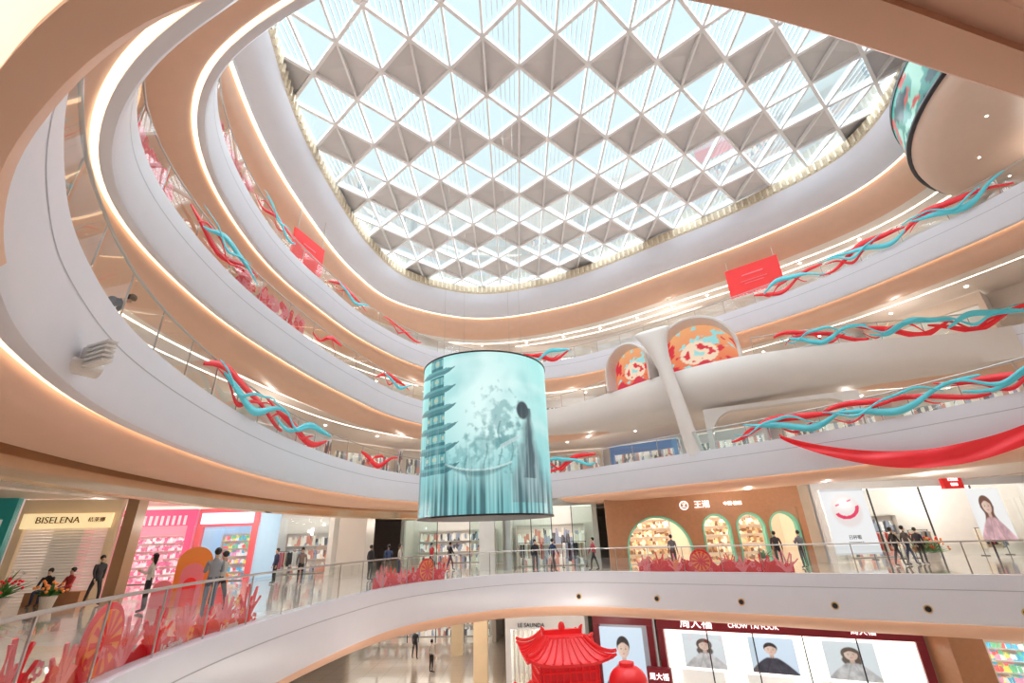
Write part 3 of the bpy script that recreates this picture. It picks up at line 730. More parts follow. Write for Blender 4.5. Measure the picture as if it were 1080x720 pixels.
screen('curved_led_band',lambda u,v:(9.95*math.cos(pi*(.5+u)),9.95*math.sin(pi*(.5+u)),.95+v*2.3),podart,240,24,VC('pod_led',.8),root)
V,F=cylvf(10.0,.22,96,(0,0,3.25)); mk('pod_top_rim',V,F,dark,root)
V=[];F=[]
for a in range(n):
    for rr,zz in ((9.8,.78),(10.02,.78),(10.02,.95),(9.9,.95)): V.append((rr*math.cos(2*pi*a/n),rr*math.sin(2*pi*a/n),zz))
for a in range(n):
    for j in range(3): F.append((a*4+j,((a+1)%n)*4+j,((a+1)%n)*4+j+1,a*4+j+1))
mk('pod_lower_rim',V,F,dark,root,smooth=True)
V,F=cylvf(.05,.03,10); dm=None
for ring_r,cnt in ((7.5,14),):
    for i in range(cnt):
        a=2*pi*i/cnt
        if math.cos(a)>.3: continue
        if dm is None: o=mk('pod_downlight',V,F,spotM,root); dm=o.data
        else: o=bpy.data.objects.new('pod_downlight',dm); col.objects.link(o); o.parent=root
        o.location=(ring_r*math.cos(a),ring_r*math.sin(a),-.02)

# ---------------------------------------------------------------- ribbons: flat cloth bands flowing in long waves along the glass
def ribbon(lp,a,b,z,mat,ph,amp,wd,zc,freq,lab,off,f0=0.,f1=1.):
    s0,s1=lp.rng(a,b); s0,s1=s0+(s1-s0)*f0,s0+(s1-s0)*f1
    n=64; V=[]
    p0,_=lp.at(s0); O=Vector((p0.x,p0.y,z))
    for i in range(n+1):
        t=i/n; s=s0+(s1-s0)*t
        q,nn=lp.at(s,-off-.02*math.sin(2*pi*freq*t+ph))
        zz=z+zc+amp*math.sin(2*pi*freq*t+ph)+.25*amp*math.sin(4.6*pi*freq*t+ph*2)
        w=wd*(.10+.90*math.sin(pi*min(1,max(0,t*.94+.03)))**.7)*(.55+.45*abs(math.cos(pi*freq*t+ph)))/2
        tw=.35*math.sin(2*pi*freq*t+ph*1.7)
        d=Vector((nn.x*math.sin(tw)*.25,nn.y*math.sin(tw)*.25,math.cos(tw))).normalized()
        c=Vector((q.x,q.y,zz))-O
        V+=[c-d*w,c+d*w]
    F=[(2*i,2*i+2,2*i+3,2*i+1) for i in range(n)]
    o=mk('festive_ribbon',V,F,mat,smooth=True,label=lab,category='ribbon'); o.location=O
    md=o.modifiers.new('t','SOLIDIFY'); md.thickness=.006
    return o
RL='flat flowing red fabric ribbon along the gallery railing'; TL='flat flowing turquoise fabric ribbon along the gallery railing'
segs=[(E3,F3,(-8.1,11),(-8.8,17),2),(E3,F3,(-8.7,15),(-8.7,21),2),(E3,F3,(-8.3,24.5),(-7.3,28),0),
 (E3,F3,(1.5,31.3),(4.8,28.7),1),(E3,F3,(10.8,22.9),(14,18.9),2),(E3,F3,(13.4,19.8),(16.2,15.2),2),(E3,F3,(15.6,16.4),(17,11.6),2),
 (E4,F4,(-9.4,10.6),(-9.8,15),2),(E4,F4,(-9.4,19.5),(-9,22),0),(E4,F4,(-8.4,25.5),(-7.1,29),1),
 (E4,F4,(14.4,23.1),(18.6,21.9),2),(E4,F4,(18,22),(22.5,21.1),2),(E4,F4,(21.5,21.3),(26,19.7),2),
 (E5,F5,(-11,15.5),(-11.2,19.5),2),(E5,F5,(-10.6,23),(-9.6,27),1),(E5,F5,(-9.0,28.8),(-7,32.3),0),(E5,F5,(1,36.8),(5,35.8),1),
 (E5,F5,(16.2,27.1),(19,23.7),1),(E5,F5,(18.8,24),(21.2,20.1),2),(E5,F5,(21.0,20.5),(22.9,16.3),2)]
for i,(lp,z,a,b,kd) in enumerate(segs):
    up=1.15 if (z>9 and a[0]>0) else (.8 if z>9 else 1.)
    ribbon(lp,a,b,z,red,i*1.3,.34*up,.34*up,.72,.75,RL,.03)
    ribbon(lp,b,a,z,red,i*2.1+1,.26*up,.16*up,.62,1.1,RL,.10,.25,.9)
    if kd: ribbon(lp,a,b,z,teal,i*1.3+2.6,.30*up,.32*up,.72,.8,TL,.17,.15,1)
    if kd>=2: ribbon(lp,b,a,z,teal,i*1.1+.5,.24*up,.15*up,.8,1.1,TL,.24,.2,.95)
def blossoms(lp,a,b,z,cnt,seed,lab):
    rd=random.Random(seed); s0,s1=lp.rng(a,b); p0,_=lp.at(s0); O=Vector((p0.x,p0.y,z))
    root=empty('blossom_garland',Matrix.Translation(O),label=lab,category='decoration',group='blossom garlands')
    for nm,mat in (('red_blossoms',red),('pink_blossoms',pinkM)):
        P=[]
        for i in range(cnt):
            t=rd.random(); r_=rd.uniform(.06,.13); q,nn=lp.at(s0+(s1-s0)*t,.26+rd.random()*.08); tx=Vector((-nn.y,nn.x,0)); zz=rd.uniform(.25,1.0)
            for k in range(5):
                aa=2*pi*k/5; c=Vector((q.x,q.y,z+zz))-O+tx*r_*math.cos(aa)+Vector((0,0,r_*math.sin(aa)))
                P.append(([c+tx*r_*.7*math.cos(b_*pi/4)+Vector((0,0,r_*.7*math.sin(b_*pi/4))) for b_ in range(8)],[tuple(range(8))]))
        V,F=join(P); mk(nm,V,F,mat,root,kind='stuff')
blossoms(E4,(-8.3,7.6),(-9.4,10.4),F4,45,5,'red and pink blossom garland behind glass')
blossoms(E4,(-9.8,14.2),(-9.4,19),F4,60,6,'long red blossom garland behind glass')
blossoms(E5,(-10.3,12.3),(-11.1,16),F5,45,7,'red blossom garland on the top gallery')
s0,s1=E3.rng((12.3,21.2),(17.0,10.6)); n=90; V=[];F=[]
m=8
for i in range(n+1):
    t=i/n; q,nn=E3.at(s0+(s1-s0)*t)
    zt=F3+.3-1.5*math.sin(pi*min(1,t*1.1))**.8; w=.14+.52*math.sin(pi*min(1,t*1.05+.03))
    for j in range(m+1):
        v=j/m; o_=-.34-.05*math.sin(v*7+t*14)-.03*math.sin(t*40+v*3)
        V.append((q.x+nn.x*o_,q.y+nn.y*o_,zt-w*v))
for i in range(n):
    for j in range(m):
        a=i*(m+1)+j; F.append((a,a+1,a+m+2,a+m+1))
mk('cloth_swag',V,F,red,smooth=True,label='large red cloth swag draped over the balcony fascia',category='fabric drape')
def banner(A,B,z0,h,lab):
    m,L=frame(A,B,z0); root=empty('red_banner',m,label=lab,category='banner')
    box('banner_panel',(L,.12,h),(L/2,0,h/2),redE,root)
    P=[boxvf(L*.5,.02,.04,(L/2,-.08,h*.45)),boxvf(L*.36,.02,.04,(L/2,-.08,h*.36)),boxvf(L*.4,.02,.08,(L/2,-.08,h*.66))]
    V,F=join(P); mk('banner_print',V,F,pinkM,root)
    for x in (.2,L-.2): box('hanging_rod',(.03,.03,20.6-z0-h),(x,0,h+(20.6-z0-h)/2),steel,root)
banner((-12.2,21.2),(-11.5,23.6),16.7,1.9,'red hanging promotional banner over top gallery')
banner((16.4,30.0),(19.2,27.8),17.6,2.3,'red hanging promotional banner near the ceiling')

# ---------------------------------------------------------------- cutout decorations on entry gallery
def cutout(lp,a,b,lab,h=.9,wheels=(.5,),txt=None,wr=.45,seed=1,corals=8,base=.28):
    rd=random.Random(seed); s0,s1=lp.rng(a,b); p0,_=lp.at(s0); O=Vector((p0.x,p0.y,F2))
    root=empty('festive_cutout_display',Matrix.Translation(O),label=lab,category='decoration')
    n=90;V=[];F=[]
    for i in range(n+1):
        t=i/n;q,nn=lp.at(s0+(s1-s0)*t,.42)
        hh=h*base*(.8+.5*abs(math.sin(t*23+seed))+.2*abs(math.sin(t*57)))
        V+=[Vector((q.x,q.y,.02))-O,Vector((q.x,q.y,hh))-O]
    F=[(2*i,2*i+2,2*i+3,2*i+1) for i in range(n)]
    o=mk('red_backing',V,F,red,root); md=o.modifiers.new('t','SOLIDIFY'); md.thickness=.03
    for c_ in range(corals):
        t=(c_+.5+rd.uniform(-.2,.2))/corals
        if any(abs(t-wt)*abs(s1-s0)<wr*.9 for wt in wheels): continue
        q,nn=lp.at(s0+(s1-s0)*t,.36); tx=Vector((-nn.y,nn.x,0)); base_=Vector((q.x,q.y,.1))-O; P=[]
        hh=h*rd.uniform(.7,1.02)
        for k in range(7):
            aa=(k-3)*.23+rd.uniform(-.06,.06); d=tx*math.sin(aa)+Vector((0,0,math.cos(aa))); L_=hh*(1-.05*abs(k-3))
            mid=base_+d*L_*.55; 
            P.append(tubevf([base_,mid,mid+(d+tx*.25*(k%2*2-1)).normalized()*L_*.38],[.035,.028,.03],6))
            P.append(tubevf([base_+d*L_*.35,base_+d*L_*.35+(d-tx*.5*(k%2*2-1)).normalized()*L_*.3],[.026,.028],6))
        V,F=join(P); mk('coral_branch',V,F,(pinkM,red)[c_%2],root)
    def disc(t,z,r,mat,off,name):
        q,nn=lp.at(s0+(s1-s0)*t,off); a_=math.atan2(-nn.x,nn.y)
        V,F=cylvf(r,.03,32,axis='y'); ob=mk(name,V,F,mat,root); ob.location=Vector((q.x,q.y,z))-O; ob.rotation_euler=(0,0,a_)
        return ob
    L=abs(s1-s0); cnt=int(L*2)
    for mat,nm,cc in ((pinkM,'pink_blossoms',cnt),(red,'red_blossoms',cnt),(orange,'orange_blossoms',cnt//3)):
        P=[]
        for i in range(cc):
            t=rd.random(); r_=rd.uniform(.04,.09); q,nn=lp.at(s0+(s1-s0)*t,.32-rd.random()*.06)
            z=rd.uniform(.1,h*.7); tx=Vector((-nn.y,nn.x,0))
            for k in range(5):
                aa=2*pi*k/5; c=Vector((q.x,q.y,z))-O+tx*r_*math.cos(aa)+Vector((0,0,r_*math.sin(aa)))
                vv=[c+tx*r_*.6*math.cos(b_*pi/4)+Vector((0,0,r_*.6*math.sin(b_*pi/4))) for b_ in range(8)]
                P.append((vv,[tuple(range(8))]))
        if P:
            V,F=join(P); mk(nm,V,F,mat,root,kind='stuff')
    for t in wheels:
        disc(t,h*.62,wr,red,.33,'wheel_rim'); disc(t,h*.62,wr*.82,orange,.31,'wheel_disc')
        q,nn=lp.at(s0+(s1-s0)*t,.29); tx=Vector((-nn.y,nn.x,0)); P=[]
        for k in range(12):
            aa=pi*k/6; d=tx*math.cos(aa)+Vector((0,0,math.sin(aa))); e=tx*-math.sin(aa)+Vector((0,0,math.cos(aa))); c=Vector((q.x,q.y,h*.62))-O
            P.append(([c+e*.015,c+d*wr*.78+e*.05,c+d*wr*.78-e*.05,c-e*.015],[(0,1,2,3)]))
        V,F=join(P); mk('wheel_spokes',V,F,red,root)
    if txt:
        for t,sg in txt:
            q,nn=lp.at(s0+(s1-s0)*t,.24); ob=text('cutout_lettering',sg,.17,Vector((q.x,q.y,.22))-O,M('faint_letters',(.95,.8,.78),.5),root,.01)
            ob.rotation_euler=(pi/2,0,math.atan2(-nn.x,nn.y))
cutout(E2,(-4.9,5.3),(-6.35,13),'red and pink coral cutouts and round medallion behind glass',.95,(.36,),((.60,'Le Saunda'),(.85,'Le Saunda')),.52,1,10,.3)
cutout(E2,(-5.4,20.2),(-3.4,24.2),'red coral cutouts with round lattice wheel',.95,(.75,),None,.5,2,6,.45)
cutout(E2,(5.6,24.5),(11,20.9),'red coral cutouts and round wheel by the glass',.95,(.45,),None,.5,3,9,.45)

root=empty('photo_spot_installation',Matrix.Translation((-11.9,18.4,0))@Matrix.Rotation(.5,4,'Z'),label='orange and pink rounded arch photo installation',category='decoration')
for i,(w,h,mt,x,y) in enumerate(((1.1,1.9,orange,0,0),(.7,1.35,pinkM,0,-.2),(.4,.9,redE,0,-.4),(.7,1.1,orange,.8,-.1),(.6,.85,pinkM,-.8,-.1),(.4,.55,redE,1.0,-.4))):
    a=archvf(w,h); n=len(a); V=[(p[0],-.1,p[1]) for p in a]+[(p[0],.1,p[1]) for p in a]
    F=[tuple(range(n)),tuple(range(n,2*n))[::-1]]+[(j,(j+1)%n,n+(j+1)%n,n+j) for j in range(n)]
    o=mk('arch_layer',V,F,mt,root); o.location=(x,y,0)

# ---------------------------------------------------------------- red pavilion on the ground floor
PX,PY=1.15,15.5
root=empty('red_pavilion',Matrix.Translation((PX,PY,F1))@Matrix.Rotation(.12,4,'Z')@Matrix.Diagonal((.84,.84,.968,1)),label='tall bright red Chinese gate pavilion with upturned eaves',category='pavilion')
pr=M('pavilion_red',(.85,.025,.03),.4,emit=.2,var=.06)
def roof(z,half,rise,top,name):
    V=[];F=[];n=12;rows=8
    for side in range(4):
        for j in range(rows+1):
            t=j/rows; hw=half*(1-t)+top*t; zz=z+rise*t**1.5
            for i in range(n+1):
                u=i/n*2-1
                lift=.22*abs(u)**4*(1-t)**2; ext=1+.06*abs(u)**4*(1-t)
                x,y=u*hw*ext,-hw*ext
                for _ in range(side): x,y=-y,x
                V.append((x,y,zz+lift))
        b=side*(rows+1)*(n+1)
        for j in range(rows):
            for i in range(n): a=b+j*(n+1)+i; F.append((a,a+1,a+n+2,a+n+1))
    o=mk(name,V,F,pr,root); md=o.modifiers.new('t','SOLIDIFY'); md.thickness=.07
    for side in range(4):
        pp=[]
        for j in range(rows+1):
            t=j/rows; hw=half*(1-t)+top*t; e=1+.06*(1-t); x=hw*e;y=-hw*e
            for _ in range(side): x,y=-y,x
            pp.append((x,y,z+rise*t**1.5+.22*(1-t)**2+.06))
        V,F=tubevf(pp,.05,6); mk('hip_ridge',V,F,pr,root)
    for side in range(4):
        P=[]
        for i in range(-4,5):
            pp=[]
            for j in range(rows+1):
                t=j/rows; hw=half*(1-t)+top*t; u=i/4.6
                x,y=u*hw,-hw
                for _ in range(side): x,y=-y,x
                pp.append((x,y,z+rise*t**1.5+.22*abs(u)**4*(1-t)**2+.02))
            P.append(tubevf(pp,.028,5))
        V,F=join(P); mk('roof_tile_ridges',V,F,pr,root)
roof(4.35,1.35,.5,.62,'roof')
roof(3.15,1.45,.35,1.0,'lower_roof')
V,F=boxvf(1.3,.16,.16,(0,0,4.92)); mk('ridge_beam',V,F,pr,root)
V,F=boxvf(1.24,1.24,.12,(0,0,4.82)); mk('roof_cap',V,F,pr,root)
for x in (-.62,.62):
    V,F=tubevf([(x,0,4.9),(x*1.08,0,5.02),(x*1.18,0,5.1)],[.09,.06,.02],8); mk('ridge_finial',V,F,pr,root)
V,F=ellip((0,0,5.06),(.12,.12,.14)); mk('ridge_finial',V,F,pr,root)
V,F=boxvf(1.9,1.9,.85,(0,0,3.85)); mk('upper_storey',V,F,M('pavilion_deep_red',(.72,.02,.03),.45,emit=.15),root)
P=[]
for side in range(4):
    for i in range(9):
        x=-.85+i*.2125; v,f=boxvf(.04,.05,.7,(x,-.97,3.85))
        for _ in range(side): v=[(-b,a,c) for a,b,c in v]
        P.append((v,f))
    for zz in (3.6,3.85,4.1):
        v,f=boxvf(1.8,.05,.04,(0,-.97,zz))
        for _ in range(side): v=[(-b,a,c) for a,b,c in v]
        P.append((v,f))
V,F=join(P); mk('lattice_screen',V,F,pr,root)
for x in (-.85,.85):
    for y in (-.85,.85):
        V,F=cylvf(.12,3.3,16,(x,y,0)); mk('column',V,F,pr,root)
box('plinth',(2.4,2.4,.25),(0,0,.125),whiteW,root)
root=empty('red_drum_lantern',Matrix.Translation((2.75,14.6,F1)),label='large rounded red drum lantern raised on a post',category='lantern')
V,F=ellip((0,0,3.75),(.5,.5,.38),28,14); mk('lantern_body',V,F,pr,root,smooth=True)
V,F=cylvf(.1,3.4,14); mk('lantern_post',V,F,pr,root)
V,F=cylvf(.2,.08,18,(0,0,4.1)); mk('lantern_cap',V,F,pr,root)

# ---------------------------------------------------------------- small fittings
root=empty('security_camera',Matrix.Translation((-6.42,6.3,4.35))@Matrix.Rotation(-.4,4,'Z')@Matrix.Scale(1.35,4),label='white louvred security unit below the balcony fascia',category='camera')
V,F=cylvf(.09,.35,14,(0,-.2,0),axis='y'); mk('camera_body',V,F,whiteW,root)
V,F=cylvf(.05,.2,12,(0,0,.02)); mk('bracket',V,F,whiteW,root)
V,F=cylvf(.07,.03,14,(0,-.23,0),axis='y'); mk('lens',V,F,blackM,root)
V,F=join([boxvf(.40,.10,.025,(.25,0,.0+i*.055)) for i in range(5)]); mk('vent_louvre',V,F,whiteW,root)
for p in ((3,25.9),(6.2,24.1),(9.2,22.1),(12,20.2),(14.3,18.7),(16.4,17.3)):
    s=E2.near(p); q,nn=E2.at(s,-.03); root=empty('round_fascia_speaker',Matrix.Translation((q.x,q.y,-.95))@Matrix.Rotation(math.atan2(-nn.x,nn.y),4,'Z'),label='small round copper speaker set into the fascia',category='speaker',group='fascia speakers')
    V,F=cylvf(.13,.06,20,axis='y'); mk('copper_ring',V,F,goldM,root); V,F=cylvf(.09,.08,20,(0,-.03,0),axis='y'); mk('speaker_grille',V,F,dark,root)

def plant(x,y,z,h,lab,flowers=None,pot=whiteW):
    root=empty('potted_plant',Matrix.Translation((x,y,z)),label=lab,category='plant')
    V,F=cylvf(.18,.4,18,r2=.26); mk('pot',V,F,pot,root)
    rd=random.Random(int(x*31+y*7)); P=[];Q=[]
    for i in range(44):
        a=rd.uniform(0,2*pi); b=rd.uniform(.25,1.3); l=rd.uniform(.5,1)*(h-.4); d=Vector((math.cos(a)*math.cos(b),math.sin(a)*math.cos(b),math.sin(b)))
        w=d.cross(Vector((0,0,1))).normalized()*.06
        c=Vector((0,0,.4)); P.append(([c,c+d*l*.5+w,c+d*l-Vector((0,0,.08)),c+d*l*.5-w],[(0,1,2,3)]))
        if flowers and i%2: Q.append(ellip(tuple(c+d*l),(.055,.055,.05),7,4))
    V,F=join(P); mk('foliage',V,F,M('leaf_green',(.08,.28,.06),.5),root)
    if flowers: V,F=join(Q); mk('blossoms',V,F,flowers,root)
plant(-19.9,19.4,0,1.7,'tall green plant with white blossoms in pot',whiteW)
plant(-18.9,18.6,0,1.1,'flower arrangement with red blossoms in pot',red)
plant(-17.4,18.9,0,1.0,'flower arrangement with orange blossoms in pot',orange)
plant(20.9,26.2,0,1.5,'opening flower basket with red and orange blossoms',red)
plant(21.7,26.6,0,1.4,'opening flower basket with orange blossoms',orange)
plant(13.0,27.0,0,1.2,'green plant by the restaurant arches',None)

# ---------------------------------------------------------------- people
skinM=M('skin',(.72,.45,.33),.5); shoeM=M('shoes',(.05,.05,.06),.5); hairM=M('black_hair',(.02,.015,.012),.5)
def person(x,y,z,head,pose,topc,botc,lab,h=1.7,longhair=False,hold=None,bend=0.):
    P=dict(pel=(0,0,.94),spi=(0,0,1.13),che=(0,0,1.32),nb=(0,0,1.44),nk=(0,-.005,1.49),h1=(0,-.012,1.565),h2=(0,-.008,1.645),nose=(0,-.112,1.585))
    rad=dict(pel=(.145,.105),spi=(.125,.095),che=(.15,.105),nb=(.07,.06),nk=(.05,.05),h1=(.066,.078),h2=(.074,.088),nose=(.012,.014))
    B=[('pel','spi','T'),('spi','che','T'),('che','nb','T'),('nb','nk','S'),('nk','h1','S'),('h1','h2','S'),('h1','nose','S')]
    legs=set()
    for sgn,sd in ((1,'r'),(-1,'l')):
        hip=(sgn*.085,0,.9)
        if pose=='walk': kn=(sgn*.09,-.16*sgn,.5); an=(sgn*.09,-.24*sgn+.04,.09); 
        elif pose=='sit': hip=(sgn*.09,-.04,.9); kn=(sgn*.11,-.46,.92); an=(sgn*.11,-.46,.49)
        else: kn=(sgn*.095,-.01,.5); an=(sgn*.1,.02,.085)
        toe=(an[0]*1.1,an[1]-.17,an[2]-.045)
        sh=(sgn*.17,0,1.385)
        if pose=='walk': el=(sgn*.23,.09*sgn,1.13); wr=(sgn*.23,.0+.16*sgn-.08,.9)
        elif pose=='phone' : el=(sgn*.22,-.06,1.12); wr=(sgn*.10,-.27,1.2)
        elif pose=='sit': el=(sgn*.22,-.1,1.13); wr=(sgn*.13,-.33,1.03)
        elif pose=='lean': el=(sgn*.2,-.2,1.2); wr=(sgn*.14,-.42,1.12)
        else: el=(sgn*.225,.02,1.12); wr=(sgn*.235,-.05,.88)
        w=Vector(wr); d=(w-Vector(el)).normalized(); side=Vector((sgn*-1,0,0)); side=(side-d*side.dot(d)).normalized(); nrm=d.cross(side)
        pa=w+d*.05; 
        for nm,p,r_ in (('hip',hip,(.085,.095)),('kn',kn,(.058,.06)),('an',an,(.04,.042)),('toe',toe,(.042,.03)),('sh',sh,(.062,.06)),('el',el,(.043,.043)),('wr',wr,(.028,.028)),('pa',tuple(pa),(.03,.02))):
            P[nm+sd]=p; rad[nm+sd]=r_
            if nm in('hip','kn','an','toe'): legs.add(nm+sd)
        B+=[('pel','hip'+sd,'B'),('hip'+sd,'kn'+sd,'B'),('kn'+sd,'an'+sd,'B'),('an'+sd,'toe'+sd,'F'),('che','sh'+sd,'T'),('sh'+sd,'el'+sd,'T'),('el'+sd,'wr'+sd,'T'),('wr'+sd,'pa'+sd,'S')]
        for k,(o_,l) in enumerate(((-.028,.062),(-.010,.075),(.009,.07),(.027,.055))):
            side_f=nrm*o_
            a_=pa+d*.035+side_f; b_=a_+d*l*.5+side*.006; c_=b_+d*l*.4+side*.022
            for q,p in (('a',a_),('b',b_),('c',c_)):
                P['f%d%s%s'%(k,q,sd)]=tuple(p); rad['f%d%s%s'%(k,q,sd)]=(.009,.009)
            B+=[('pa'+sd,'f%da%s'%(k,sd),'S'),('f%da%s'%(k,sd),'f%db%s'%(k,sd),'S'),('f%db%s'%(k,sd),'f%dc%s'%(k,sd),'S')]
        t1=w+d*.03-nrm*.035+side*.015; t2=t1+d*.035-nrm*.015+side*.012
        P['t1'+sd]=tuple(t1);P['t2'+sd]=tuple(t2);rad['t1'+sd]=(.011,.011);rad['t2'+sd]=(.009,.009)
        B+=[('wr'+sd,'t1'+sd,'S'),('t1'+sd,'t2'+sd,'S')]
    BM=Matrix.Translation((0,0,.94))@Matrix.Rotation(bend,4,'X')@Matrix.Translation((0,0,-.94))
    TT=lambda v: tuple(BM@Vector(v))
    if bend:
        for k in P:
            if k not in legs and k!='pel': P[k]=TT(P[k])
    keys=list(P); idx={k:i for i,k in enumerate(keys)}
    me=bpy.data.meshes.new('sk'); me.from_pydata([P[k] for k in keys],[(idx[a],idx[b]) for a,b,_ in B],[]); 
    t=bpy.data.objects.new('sk',me); col.objects.link(t)
    md=t.modifiers.new('s','SKIN'); md.branch_smoothing=.3; md.use_smooth_shade=True
    sv=me.skin_vertices[0].data
    for k,i in idx.items(): sv[i].radius=rad[k]; sv[i].use_root=(k=='pel')
    md2=t.modifiers.new('u','SUBSURF'); md2.levels=1
    bpy.context.view_layer.update()
    bm_=bpy.data.meshes.new_from_object(t.evaluated_get(bpy.context.evaluated_depsgraph_get()))
    bpy.data.objects.remove(t)
    bm_.materials.clear()
    topm=M('cloth_%s'%str(topc),topc,.8); botm=M('cloth_%s'%str(botc),botc,.8)
    for m_ in (topm,botm,skinM,shoeM): bm_.materials.append(m_)
    tag={'T':0,'B':1,'S':2,'F':3}
    SG=[(Vector(P[a]),Vector(P[b]),tag[c],max(.01,min(rad[a][0],rad[b][0]))) for a,b,c in B]
    for p in bm_.polygons:
        c=p.center; best=1e9;bt=0
        for a,b,tg,rr in SG:
            ab=b-a; tt=max(0,min(1,(c-a).dot(ab)/ab.length_squared)); dd=(c-a-ab*tt).length-rr*.9
            if dd<best: best=dd;bt=tg
        if bt==0 and c.z<.97 and abs(c.x)<.16 and not bend: bt=1
        p.material_index=bt; p.use_smooth=True
    s=h/1.7; zz=z
    if pose=='sit': zz=z-.42*s
    root=bpy.data.objects.new('person',bm_); bm_.name='person'; col.objects.link(root)
    root.matrix_world=Matrix.Translation((x,y,zz))@Matrix.Rotation(head,4,'Z')@Matrix.Scale(s,4)
    setp(root,dict(label=lab,category='person'))
    V,F=ellip((0,.018,1.645),(.088,.1,.098),16,12)
    V2=[]
    for v in V:
        v=list(v)
        if v[1]<-.03 and v[2]<1.66: v[1]=-.03
        if longhair and v[1]>-.02 and v[2]<1.62: v[2]-= (1.62-v[2])*3.2; v[1]=max(v[1],.02)
        V2.append(TT(v))
    mk('hair',V2,F,hairM,root,smooth=True)
    for sx in (-.028,.028):
        V,F=ellip((sx,-.088,1.605),(.011,.007,.007),8,5); mk('eye',[TT(v) for v in V],F,blackM,root)
    V,F=ellip((0,-.086,1.545),(.022,.007,.006),8,5); mk('mouth',[TT(v) for v in V],F,M('lips',(.5,.12,.12),.5),root)
    if hold=='bag':
        V,F=boxvf(.12,.3,.24,(.26,-.03,.68)); mk('handbag',V,F,M('bag_tan',(.5,.3,.15),.5),root)
    return root
K=(.03,.03,.035);Wt=(.8,.78,.75);G=(.3,.31,.33);Nv=(.04,.06,.14)
person(-8.9,14.7,0,-2.4,'phone',G,(.1,.12,.18),'person in grey jacket standing at the glass railing',1.8)
person(-9.6,16.3,0,-1.8,'walk',(.5,.45,.4),K,'person in beige coat walking behind the railing')
person(-12.2,16.7,0,-1.2,'phone',Wt,K,'person with long dark hair in white top',1.7,True)
person(-16.2,19.4,.0,1.2,'walk',K,K,'person in black coat near the flower baskets')
box('bench',(2.2,.45,.45),(-18.3,20.2,.225),woodM,label='low wooden bench in front of the boutique',category='bench')
person(-18.8,20.15,.0,.3,'sit',K,Nv,'person in dark coat sitting on the bench')
person(-17.9,20.15,.0,-.2,'sit',(.5,.05,.05),K,'person in dark red jacket sitting on the bench')
person(-8.0,27.0,0,2.6,'stand',K,K,'person in black standing by the corridor')
person(-7.3,27.9,0,-2.6,'walk',Nv,K,'person in navy jacket walking in the corridor')
person(-6.5,27.2,0,2.0,'stand',(.55,.5,.45),Nv,'person in beige coat standing by the railing')
person(-5.6,32,0,1.,'walk',(.6,.05,.05),K,'person in red coat deep in the corridor')
person(-4.6,33.5,0,2.,'walk',K,Nv,'person in black deep in the corridor')
person(-11.5,26.5,0,.4,'walk',(.25,.2,.18),K,'person in brown coat crossing the corridor')
person(-13.2,27.2,0,-.7,'stand',Nv,K,'person in navy coat by the toy shop')
person(-15.5,26.2,0,.9,'walk',(.6,.3,.32),K,'person in rose coat by the pink shop',1.62,True)
person(.9,28.9,0,.2,'stand',K,K,'person in black outside the clothing shop')
person(1.9,28.5,0,2.2,'walk',Nv,K,'person in navy outside the clothing shop')
person(4.2,28.6,0,-1.5,'walk',(.5,.08,.1),K,'person in dark red coat walking past the clothing shop')
person(8.3,27.2,0,2.4,'stand',(.15,.15,.17),K,'person in charcoal coat outside the restaurant')
person(13.0,25.4,0,2.7,'stand',K,K,'person in black by the restaurant front')
person(14.1,25.2,0,-2.9,'phone',(.2,.2,.25),K,'person in dark grey by the restaurant front')
person(18.2,24.4,0,1.4,'walk',K,K,'person in black coat walking beside a companion')
person(19.1,24.8,0,1.4,'walk',(.1,.08,.08),Nv,'person in dark brown coat walking',1.75)
person(20.0,25.2,0,2.0,'stand',(.06,.06,.08),K,'person in dark jacket by the flower basket',1.65,False,'bag')
person(23.6,23.4,0,.6,'lean',(.65,.12,.25),K,'person in pink coat leaning on the railing',1.65,True,None,.35)
person(-7.4,37.0,F1,.5,'walk',K,K,'person in black walking on the ground floor')
person(-5.6,33.2,F1,2.5,'stand',Wt,K,'person in white shirt on the ground floor')
q,nn=E3.at(E3.near((-7.3,8.2)),1.0)
person(q.x,q.y,F3,math.atan2(nn.y,nn.x)-pi/2,'lean',K,K,'person in black bending forward behind the glass railing',1.5,False,None,1.2)

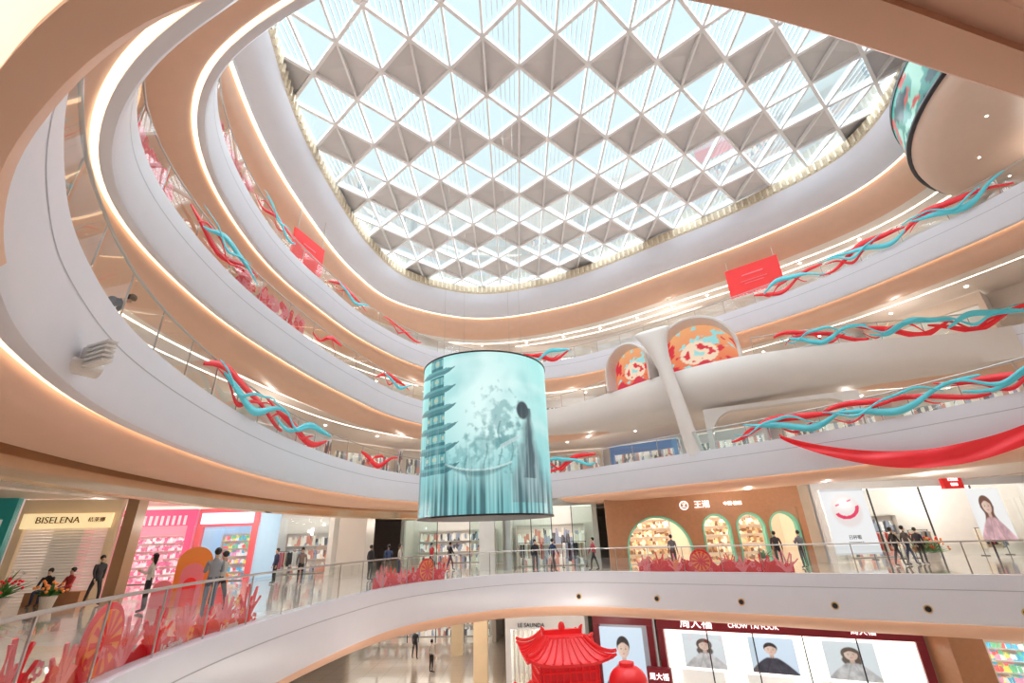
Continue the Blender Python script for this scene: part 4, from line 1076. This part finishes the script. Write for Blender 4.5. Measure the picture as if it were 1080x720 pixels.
# ---------------------------------------------------------------- lights
def plight(x,y,z,e,c=(1,.92,.82),r=.03):  # bare point light without a fitting, added to brighten galleries and shops
    l=bpy.data.lights.new('lamp','POINT'); l.energy=e; l.color=c; l.shadow_soft_size=r
    o=bpy.data.objects.new('added_fill_light',l); o.location=(x,y,z); col.objects.link(o)
for lp,z,e,of in ((E2,F2-2.6,95,4),(E3,F3-2.5,85,4.6),(E4,F4-3.0,85,4.2),(E5,F5-3.0,85,4.4),(ER,18.6,100,5)):
    n=int(lp.len/10)
    for i in range(n):
        q,_=lp.at(i*lp.len/n,of)
        if q.y<2 or (lp is E3 and q.length<11): continue
        plight(q.x,q.y,z,e)
plight(-3,-5,1.8,12,(1,.80,.62)); plight(3,-5,1.8,12,(1,.80,.62))  # added weak fill lights behind the camera, no lamps stand there
for x,y in ((-22,25),(-16,26),(-13,30),(-6,37),(2,32.6),(11,30.5),(20,30.4),(26,30.4),(21,24),(12,25),(-13,20)): plight(x,y,3.2,120)
for x,y in ((1,30.5),(10,27),(14,24.6),(21,21),(-8,36),(-5,28),(2,24),(-3,18)): plight(x,y,F1+3.0,130)
V,F=cylvf(.09,.02,12); dm=None
for lp,z,of in ((E3,F3-1.36,6),(E4,F4-1.36,5.6),(E5,F5-1.36,5.6),(ER,20.57,4.8)):
    n=int(lp.len/3.2)
    for i in range(n):
        q,_=lp.at(i*lp.len/n,of)
        if q.y<3: continue
        if dm is None: o=mk('recessed_downlight',V,F,spotM); dm=o.data
        else: o=bpy.data.objects.new('recessed_downlight',dm); col.objects.link(o)
        o.location=(q.x,q.y,z); setp(o,dict(label='small round recessed downlight in the gallery ceiling',category='light',group='gallery downlights'))
sun=bpy.data.lights.new('overcast_sun','SUN'); sun.energy=17; sun.angle=math.radians(150); sun.color=(.92,.96,1)
so=bpy.data.objects.new('overcast_sun',sun); so.rotation_euler=(math.radians(-8),math.radians(6),0); so.location=(5,19,40); col.objects.link(so)

w=bpy.data.worlds.new('World'); scene.world=w; w.use_nodes=True
nt=w.node_tree; bg=nt.nodes['Background']; bg.inputs[0].default_value=(.80,.96,1,1); bg.inputs[1].default_value=1.05

# ---------------------------------------------------------------- camera
cam=bpy.data.cameras.new('Camera'); co=bpy.data.objects.new('Camera',cam); col.objects.link(co)
cam.lens=16; cam.sensor_width=36; cam.clip_end=500
co.matrix_world=Matrix.Translation((0,0,1.8))@Matrix.Rotation(math.radians(113.4),4,'X')@Matrix.Rotation(math.radians(-2),4,'Z')
scene.camera=co
